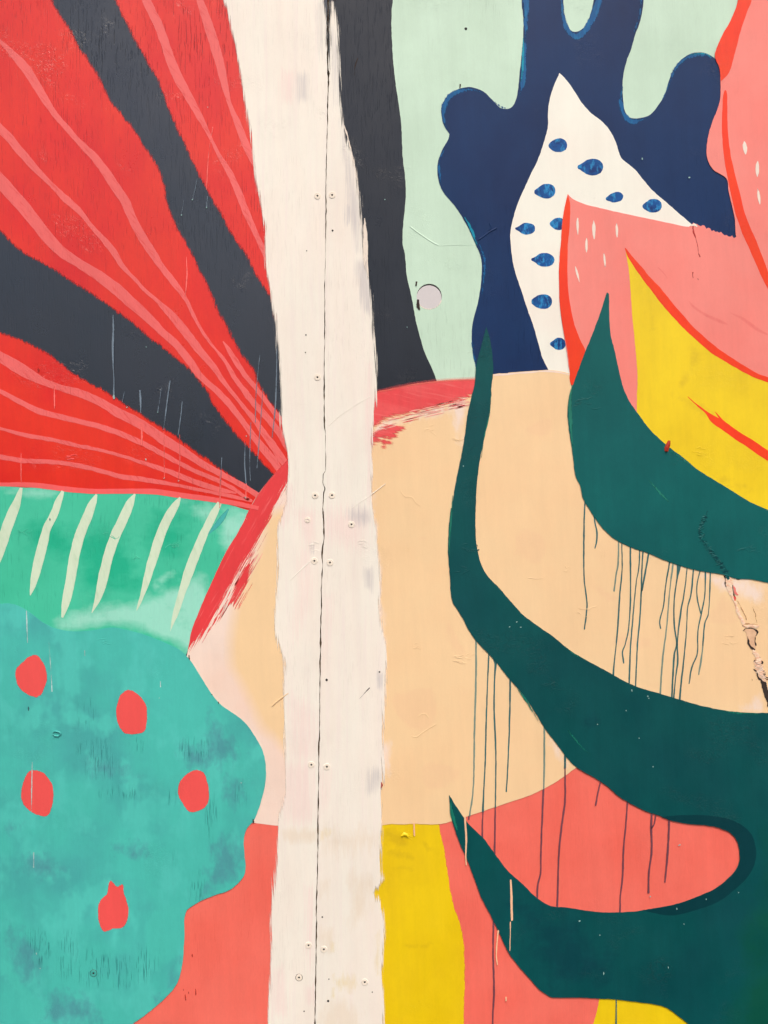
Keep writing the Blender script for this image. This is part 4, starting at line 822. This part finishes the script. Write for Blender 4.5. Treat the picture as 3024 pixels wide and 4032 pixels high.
# ------------------------------------------------------------------ raised ridges where paper and filler lie under the paint
def ridge(c, r, pts, mat, lv, par, hgt=.0007, w=7):
    stroke('paint_ridge', t(c, r, *[(a, b, w) for a, b in pts]), mat, lv, par, wob=.8, ridge=hgt)
ridge(1, 0, [(1020, 1480), (1070, 1520), (1130, 1560), (1180, 1590), (1205, 1602)], M['mint'], .6, RP, .0007, 11)
ridge(1, 0, [(1210, 1604), (1330, 1601), (1445, 1600)], M['mint'], .6, RP, .0002, 4)
ridge(1, 0, [(1465, 1568), (1500, 1545), (1540, 1515), (1585, 1490)], M['navy'], 2.6, RP, .0012, 12)
ridge(1, 0, [(1540, 1460), (1548, 1490), (1535, 1505)], M['navy'], 2.6, RP, .001, 9)
rr = random.Random(11)
def crumple(c, r, x, y, w, h, n, mat, lv, par):
    for _ in range(n):
        a, b = x + rr.uniform(-w, w), y + rr.uniform(-h, h)
        p = [(a, b)]
        for k in range(rr.randint(2, 4)):
            a += rr.uniform(4, 22); b += rr.uniform(-12, 12); p.append((a, b))
        ridge(c, r, p, mat, lv, par, rr.uniform(.0002, .00045), rr.uniform(3, 6))
for q in ((0, 2, 150, 155, 45, 15, 7, M['green'], 3.9, LP), (0, 2, 1100, 245, 35, 20, 7, M['green'], 3.9, LP), (0, 2, 700, 175, 30, 15, 3, M['green'], 3.9, LP), (0, 2, 870, 335, 14, 6, 2, M['green'], 3.9, LP), (0, 2, 655, 865, 25, 18, 4, M['teal'], 7.6, LP),
          (2, 1, 480, 970, 60, 50, 9, M['deep_hi'], 11.3, RP), (1, 2, 1370, 265, 60, 25, 7, M['deep'], 11.3, RP), (1, 2, 1350, 410, 45, 30, 7, M['deep'], 11.3, RP), (2, 2, 240, 1165, 40, 12, 4, M['deep'], 11.3, RP), (2, 2, 1500, 270, 40, 25, 5, M['deep_hi'], 11.3, RP),
          (2, 2, 1600, 270, 40, 40, 5, M['deep_hi'], 11.3, RP), (1, 2, 700, 225, 30, 30, 6, M['strip_solid'], 10.8, RP), (1, 2, 1050, 890, 20, 25, 4, M['peach'], 5.9, RP), (1, 2, 1350, 980, 70, 20, 9, M['peach'], 5.9, RP), (2, 2, 370, 410, 20, 40, 4, M['peach'], 5.9, RP),
          (2, 2, 1230, 400, 30, 10, 2, M['peach'], 5.9, RP), (2, 2, 470, 680, 40, 40, 5, M['peach'], 5.9, RP), (2, 2, 1430, 860, 50, 25, 5, M['peach'], 5.9, RP), (1, 1, 1130, 1150, 20, 20, 4, M['peach'], 5.9, RP), (1, 1, 1290, 1210, 15, 12, 4, M['peach'], 5.9, RP),
          (2, 1, 1230, 1290, 30, 30, 5, M['yellow'], 10.2, RP), (1, 3, 985, 480, 16, 14, 7, M['yellow'], 2.9, RP), (0, 1, 440, 1325, 15, 18, 4, M['veinflat'], 2.9, LP), (1, 2, 1000, 270, 20, 8, 2, M['peach'], 5.9, RP), (1, 2, 370, 250, 25, 40, 6, M['strip_solid'], 9.8, LP)):
    crumple(*q)
ridge(1, 2, [(1030, 1490), (1060, 1497), (1110, 1460), (1190, 1412)], M['peach'], 5.9, RP, .0004, 7)
ridge(1, 2, [(1070, 1365), (1095, 1345), (1125, 1348), (1140, 1370)], M['peach'], 5.9, RP, .0003, 6)
ridge(1, 1, [(955, 1545), (990, 1590), (1030, 1585), (1060, 1630), (1085, 1645)], M['peach'], 5.9, RP, .0003, 5)
ridge(1, 2, [(240, 470), (300, 410), (365, 350)], M['strip_solid'], 9.8, LP, .0005, 6)
ridge(1, 2, [(120, 1290), (160, 1255), (225, 1210)], M['peach'], 9.8, LP, .0006, 7)
ridge(1, 1, [(490, 1120), (600, 1030), (760, 930)], M['strip_solid'], 10.8, RP, .0003, 5)
ridge(1, 1, [(640, 1659), (740, 1590), (860, 1500)], M['strip_solid'], 10.8, RP, .0003, 5)
ridge(2, 2, [(130, 455), (180, 462), (230, 458)], M['peach'], 5.9, RP, .0004, 4)
# torn filler along the two horizontal sheet edges under the paint
stroke('ragged_line', t(1, 2, (690, 1245, 2), (720, 1210, 2), (755, 1175, 5)), M['crackdark'], 10.9, RP, wob=1)
knob = stroke('painted_bump', t(2, 1, (1052, 1220, 16), (1044, 1246, 30), (1034, 1272, 32), (1032, 1290, 22)), M['knob'], 11.9, RP, wob=.5, ridge=.004, label='small rust red bump on the edge of the yellow leaf')

for c, r, x, y, w, l in ((2, 2, 808, 1190, 6, 14), (2, 2, 912, 1228, 9, 8), (2, 2, 918, 1242, 7, 6), (2, 2, 770, 1322, 8, 8), (2, 2, 855, 1502, 8, 8), (2, 2, 583, 1412, 6, 6), (2, 3, 1148, 1056, 6, 9), (2, 3, 598, 1128, 8, 6), (2, 3, 1101, 956, 7, 12),
        (2, 3, 624, 1378, 6, 20), (2, 3, 1045, 1338, 4, 14), (2, 3, 946, 30, 9, 6), (2, 3, 466, 1036, 12, 9), (2, 3, 1504, 850, 8, 5), (2, 3, 1293, 894, 6, 10), (1, 1, 1367, 1386, 9, 8), (2, 2, 56, 744, 12, 5), (2, 2, 82, 778, 10, 5), (2, 2, 10, 776, 10, 5), (2, 3, 1118, 540, 18, 6),
        (2, 0, 875, 1040, 8, 14), (2, 0, 1182, 1162, 12, 9), (1, 0, 855, 1306, 6, 6), (1, 1, 1000, 480, 5, 8), (2, 3, 928, 876, 8, 8)):
    stroke('paint_speck', t(c, r, (x - 1, y - l / 2, w * .6), (x, y, w), (x + 1, y + l / 2, w * .6)), M['speck'], 11.9 if r > 0 and c == 2 else 11.7, RP, wob=.7, step=2)
for c, r, x, y, w, l, mm in ((0, 2, 1042, 1240, 9, 4, 'speck'), (0, 3, 1576, 135, 8, 7, 'speck'), (0, 3, 266, 1346, 7, 7, 'speck'), (0, 3, 240, 1250, 6, 14, 'speck'), (0, 1, 745, 935, 12, 22, 'speck'), (0, 1, 1032, 1034, 7, 7, 'speck'), (0, 1, 955, 1342, 7, 12, 'speck'),
        (0, 1, 1074, 1464, 10, 4, 'speck'), (0, 1, 1168, 1482, 10, 4, 'speck'), (0, 1, 830, 1002, 16, 4, 'speck'), (0, 1, 957, 608, 5, 5, 'speck'), (0, 0, 1259, 1306, 8, 6, 'speck'), (0, 0, 1187, 1406, 8, 6, 'speck'), (0, 0, 1350, 1358, 7, 8, 'speck'), (0, 0, 1358, 702, 6, 5, 'speck'), (0, 1, 1610, 1190, 6, 8, 'speck'), (0, 1, 1604, 1590, 6, 8, 'speck'),
        (0, 3, 222, 600, 8, 24, 'speck'), (0, 3, 222, 684, 8, 10, 'speck'), (0, 2, 188, 1310, 9, 24, 'drip'), (0, 1, 255, 758, 16, 14, 'red_rag'), (0, 2, 328, 75, 8, 16, 'drip'), (0, 2, 1236, 975, 8, 30, 'crackdark'), (0, 2, 1428, 1272, 7, 16, 'crackdark'), (0, 2, 1386, 1218, 5, 8, 'crackdark'), (0, 3, 1655, 385, 10, 22, 'crackdark'),
        (0, 3, 1212, 1536, 9, 34, 'red_rag'), (0, 3, 1280, 1500, 8, 40, 'red_rag'), (0, 3, 1258, 1262, 9, 14, 'red_rag'), (0, 3, 1234, 1505, 8, 14, 'red_rag'), (0, 3, 1200, 1485, 8, 10, 'red_rag')):
    stroke('paint_speck', t(c, r, (x - 1, y - l / 2, w * .6), (x, y, w), (x + 1, y + l / 2, w * .6)), M[mm], 8.6, LP, wob=.9, step=2)
stroke('paint_lump', t(0, 2, (348, 1468, 6), (362, 1456, 12), (388, 1462, 14), (402, 1475, 10), (385, 1490, 12), (360, 1488, 8), (350, 1474, 5)), M['teal'], 8.0, LP, wob=1, ridge=.0022)
stroke('paint_lump', t(1, 3, (965, 484, 10), (980, 470, 26), (1000, 476, 22), (1004, 488, 8)), M['yellow'], 2.9, RP, wob=2, ridge=.003)
# ------------------------------------------------------------------ torn split in the right board
def jag(c, r, pts, w, mat, lv, n_name, wob=2.0, hgt=0):
    return stroke(n_name, t(c, r, *[(a[0], a[1], a[2] if len(a) > 2 else w) for a in pts]), mat, lv, RP, wob=wob, step=4, ridge=hgt)
for i in range(70):     # crumpled paint over the split; flat inky strokes paint in its shadows
    u = (i + rr.random()) / 70
    x = np.interp(u, [0, .2, .35, .6, 1], [1290, 1256, 1268, 1335, 1440]) + rr.uniform(-13, 13); y = np.interp(u, [0, .2, .35, .6, 1], [50, 130, 205, 300, 448])
    a = rr.uniform(5, 17); b = rr.uniform(-9, 5)
    dk = rr.random() < .2
    jag(2, 2, [(x - a, y - b, 3), (x + rr.uniform(-3, 3), y + rr.uniform(-3, 3), rr.uniform(4, 9)), (x + a, y + b, 3)], 5, M['inky'] if dk else M['deep_hi'], 11.8 + (i % 5) * .12, 'fold_and_shadow', 1.3, 0 if dk else rr.uniform(.0003, .0008))
jag(2, 2, [(1298, 20, 3), (1280, 90, 8), (1246, 140, 12), (1262, 210, 10), (1310, 270, 14), (1345, 320, 22), (1390, 370, 22), (1420, 420, 24), (1436, 462, 14)], 10, M['deep'], 11.7, 'split_shade', 3)
ZS = 1 / 3.687
def z3(*pts): return [(2650 + p[0] * ZS, 2200 + p[1] * ZS) + ((p[2] * ZS,) if len(p) > 2 else ()) for p in pts]
def tear(name, pts, mat, lv, wob=1.2, hgt=0, step=4): return stroke(name, z3(*pts), mat, lv, RP, wob=wob, step=step, ridge=hgt)
tear('torn_veneer', [(790, 255, 90), (800, 330, 100), (815, 420, 90), (850, 520, 60)], M['tornpeach'], 7.4, 3, .0004)
tear('torn_veneer', [(840, 510, 36), (900, 650, 34), (955, 790, 38), (1000, 900, 52), (1030, 945, 40)], M['tornpeach'], 7.5, 2.5, .0004)
tear('veneer_ledge', [(1000, 958, 16), (1060, 985, 44), (1130, 975, 40), (1200, 985, 44), (1245, 975, 14)], M['tornpeach'], 7.6, 2, .0005)
shape('missing_veneer', z3((1030, 1040), (1075, 1015), (1140, 1012), (1200, 1045), (1212, 1090), (1190, 1150), (1195, 1240), (1190, 1320), (1140, 1300), (1085, 1240), (1065, 1130), (1055, 1070)), M['dullwood'], 7.5, RP, wob=1.2, step=5)
tear('torn_veneer', [(1160, 1320, 20), (1205, 1390, 46), (1232, 1480, 96), (1235, 1560, 110), (1268, 1650, 90), (1300, 1730, 76), (1345, 1780, 30)], M['tornpeach'], 7.4, 5, .0004)
tear('split_gap', [(1290, 1740, 60), (1305, 1780, 84), (1325, 1870, 76), (1350, 1960, 74), (1380, 2060, 60), (1400, 2160, 50), (1420, 2350, 40), (1440, 2600, 20)], M['crackdark'], 8.2, 3)
for q in ([(738, 248, 14), (775, 262, 34), (850, 262, 26), (900, 275, 16), (945, 292, 12), (980, 290, 6)], [(745, 250, 16), (758, 310, 10), (752, 350, 14), (762, 400, 12)], [(756, 352, 14), (800, 352, 14), (845, 372, 8)],
          [(862, 380, 6), (868, 450, 8), (880, 520, 9), (905, 560, 6)], [(1012, 1045, 8), (1050, 1014, 12), (1110, 1004, 10), (1170, 1015, 14), (1215, 1050, 20), (1218, 1085, 20), (1192, 1125, 10)],
          [(1190, 1135, 8), (1192, 1160, 12), (1186, 1200, 5), (1194, 1235, 14), (1196, 1262, 8)], [(1075, 1130, 8), (1090, 1180, 26), (1088, 1225, 30), (1110, 1262, 16), (1140, 1295, 30), (1182, 1322, 12)],
          [(1168, 1492, 10), (1205, 1462, 14), (1255, 1470, 12), (1290, 1488, 16), (1288, 1520, 22), (1255, 1512, 8)], [(1170, 1600, 10), (1200, 1630, 24), (1240, 1650, 12), (1268, 1672, 26)],
          [(1215, 1650, 10), (1230, 1710, 20), (1262, 1750, 26), (1310, 1730, 22), (1322, 1685, 14)], [(1195, 1520, 5), (1230, 1535, 10), (1270, 1545, 6)], [(1180, 1555, 5), (1215, 1570, 9), (1262, 1590, 6)], [(1230, 1600, 5), (1262, 1615, 9), (1310, 1625, 10), (1335, 1640, 12)]):
    tear('split_gap', q, M['crackdark'], 8.0, 1.6)
for q in ([(930, 610, 4), (975, 690, 9), (1020, 780, 10), (1048, 835, 8), (1062, 890, 4)], [(1150, 700, 4), (1165, 740, 8), (1192, 800, 9), (1198, 870, 10), (1215, 930, 6)], [(1000, 940, 5), (1060, 942, 8), (1140, 946, 9), (1230, 955, 8)],
          [(995, 900, 5), (1010, 940, 9), (1005, 985, 5)], [(800, 395, 4), (830, 412, 8), (858, 440, 5)], [(1170, 1366, 4), (1205, 1372, 9), (1225, 1385, 5)], [(1205, 1415, 4), (1240, 1420, 8), (1262, 1440, 6)], [(1140, 1740, 4), (1150, 1760, 9), (1142, 1775, 5)], [(1205, 1745, 4), (1215, 1758, 8)]):
    tear('split_shade', q, M['brownline'], 7.9, 1.4)
for i in range(16):
    y = 1470 + i * 17; x = 1175 + i * 7 + rr.uniform(-8, 8)
    tear('splinter', [(x, y + rr.uniform(-4, 6), 5), (x + 45, y + rr.uniform(-8, 8), rr.uniform(8, 15)), (x + rr.uniform(60, 100), y + rr.uniform(-4, 14), 4)], M['blush'] if i % 2 else M['tornpeach'], 8.1, 1.2, rr.uniform(.0005, .0011))
for i in range(22):
    y = 1455 + i * 14; x = 1170 + i * 7 + rr.uniform(-6, 30)
    tear('split_gap', [(x, y, 3), (x + rr.uniform(14, 34), y + rr.uniform(-8, 10), rr.uniform(5, 10)), (x + rr.uniform(40, 66), y + rr.uniform(-6, 14), 3)], M['crackdark'] if i % 2 else M['brownline'], 8.25, 1.6)
for i in range(16):
    y = 540 + i * 26; x = 850 + i * 10.5 + rr.uniform(-14, 14)
    tear('split_shade', [(x, y, 3), (x + rr.uniform(6, 14), y + rr.uniform(4, 14), rr.uniform(4, 7)), (x + rr.uniform(10, 24), y + rr.uniform(10, 26), 3)], M['brownline'], 7.9, 1.4)
tear('crimson_fleck', [(875, 530, 8), (888, 570, 44), (890, 600, 26), (885, 632, 8)], M['crimson_dab'], 8.4, 3)
tear('crimson_fleck', [(872, 380, 8), (888, 430, 26), (905, 490, 40), (935, 525, 14)], M['pinkish'], 8.3, 3)
jag(2, 0, [(1208, 1480, 6), (1210, 1520, 12), (1225, 1560, 6), (1237, 1610, 5), (1243, 1659, 5)], 5, M['red_rag'], 9.2, 'hairline_split', 1.2)
jag(2, 1, [(1243, 0, 6), (1252, 20, 7)], 5, M['red_rag'], 9.2, 'hairline_split', 1.2)
jag(2, 1, [(1205, 120, 6), (1207, 160, 4)], 5, M['red_rag'], 9.2, 'hairline_split', 1.2)
jag(2, 1, [(1238, 160, 4), (1243, 172, 5)], 5, M['red_rag'], 9.2, 'hairline_split', 1.2)
jag(2, 0, [(1190, 1475, 6), (1215, 1470, 18), (1232, 1478, 10)], 5, M['fleck'], 9.3, 'pale_chip', 2)

# ------------------------------------------------------------------ screws and nail holes
def lathe(prof, n=20):
    V = []; F = []
    for r_, z in prof:
        for i in range(n):
            a = 2 * math.pi * i / n
            V.append((r_ * math.cos(a), -z, r_ * math.sin(a)))
    for k in range(len(prof) - 1):
        for i in range(n):
            j = (i + 1) % n
            F.append((k*n + i, k*n + j, (k+1)*n + j, (k+1)*n + i))
    return V, F
def mk(name, prof, cap=True):
    V, F = lathe(prof)
    n = 20
    if cap: F.append(tuple(range((len(prof)-1)*n, len(prof)*n)))
    me = mesh_np(name, V, [tuple(reversed(f)) for f in F])
    for f in me.polygons: f.use_smooth = len(f.vertices) == 4
    return me
mm_ = .001
HEAD = [(6.9*mm_, -.2*mm_), (6.6*mm_, .55*mm_), (6.0*mm_, .9*mm_), (5.3*mm_, .5*mm_), (4.9*mm_, .25*mm_), (4.3*mm_, .6*mm_), (3.4*mm_, .85*mm_), (2.2*mm_, .7*mm_), (1.9*mm_, .3*mm_)]
SOCK = [(1.95*mm_, .45*mm_), (1.5*mm_, .55*mm_), (.8*mm_, .5*mm_)]
HOLE = [(1.6*mm_, 0), (1.3*mm_, .25*mm_), (.5*mm_, .25*mm_)]
RING = [(7.6*mm_, 0), (7.3*mm_, .15*mm_), (6.4*mm_, .15*mm_)]
head_me, sock_me, hole_me, ring_me = {}, mk('socket', SOCK), mk('nail_hole', HOLE), mk('dark_ring', RING, False)
sock_me.materials.append(M['socket']); hole_me.materials.append(M['socket']); ring_me.materials.append(M['crackdark'])
M['head'] = paint('cream painted screw head', (240, 226, 206), tone=.05)
M['head_t'] = paint('teal painted screw head', (72, 168, 156), tone=.05)
for k in ('head', 'head_t'):
    me = mk('screw_head', HEAD, False); me.materials.append(M[k]); head_me[k] = me
def screw(c, r, x, y, par, lv, kind='head', ring=False, s=1., sock=True, lab=None):
    q = t(c, r, (x, y))[0]
    o = bpy.data.objects.new('screw_head', head_me[kind]); col.objects.link(o)
    o.parent = par; o.location = Vector(P(q[0], q[1], -lv * LV)) - par.location; o.scale = (s * .88, .8, s * .88); o.rotation_euler = (0, rr.uniform(0, 6), 0)
    if lab: o['label'] = lab
    if sock:
        k = bpy.data.objects.new('screw_socket', sock_me); col.objects.link(k); k.parent = o
    if ring:
        k = bpy.data.objects.new('dark_ring', ring_me); col.objects.link(k); k.parent = o
for x, y, c, r in ((415, 1282, 1, 0), (415, 807, 1, 1), (400, 1578, 1, 1), (395, 346, 1, 2), (375, 17, 1, 3), (357, 1195, 1, 3)): screw(c, r, x, y, LP, 9.5)
screw(1, 2, 350, 78, LP, 9.5, sock=False, s=.9, lab='screw head painted over')
screw(1, 3, 295, 1405, LP, 9.5, ring=True, lab='screw head with dark rim')
screw(0, 3, 612, 1378, LP, 7.3, 'head_t', ring=True, lab='teal painted screw head')
for x, y, c, r in ((511, 1277, 1, 0), (510, 1577, 1, 1), (637, 108, 1, 2), (497, 357, 1, 2), (477, 30, 1, 3), (457, 1221, 1, 3), (724, 1435, 1, 3)): screw(c, r, x, y, RP, 10.6)
for x, y, c, r, par, s in ((345, 1640, 1, 0, LP, .6), (340, 530, 1, 1, LP, .8), (337, 645, 1, 1, LP, .7), (328, 1625, 1, 3, LP, .8), (514, 1508, 1, 0, RP, 1.1), (475, 1122, 1, 2, RP, 1.4), (447, 1010, 1, 3, RP, .9),
                   (490, 1415, 1, 3, RP, .7), (485, 1558, 1, 3, RP, 1.3), (773, 1500, 1, 3, RP, .7), (1384, 188, 1, 0, RP, 1.6), (820, 1070, 1, 2, RP, 1.)):
    q = t(c, r, (x, y))[0]
    o = bpy.data.objects.new('nail_hole', hole_me); col.objects.link(o); o.parent = par
    o.location = Vector(P(q[0], q[1], -(11 if x < 1000 else .5) * LV)) - par.location; o.scale = (s, 1, s)
# pale worn rim under the hole
hc = t(1, 1, (1145, 277))[0]
stroke('chipped_rim', [(hc[0] + 50.5 * math.cos(a), hc[1] + 50.5 * math.sin(a), 3.4) for a in np.linspace(.35, 2.7, 14)], M['fleck'], .8, RP, wob=.4)

print('tris', sum(len(o.data.loop_triangles) if False else len(o.data.polygons) for o in scene.objects if o.type == 'MESH'))
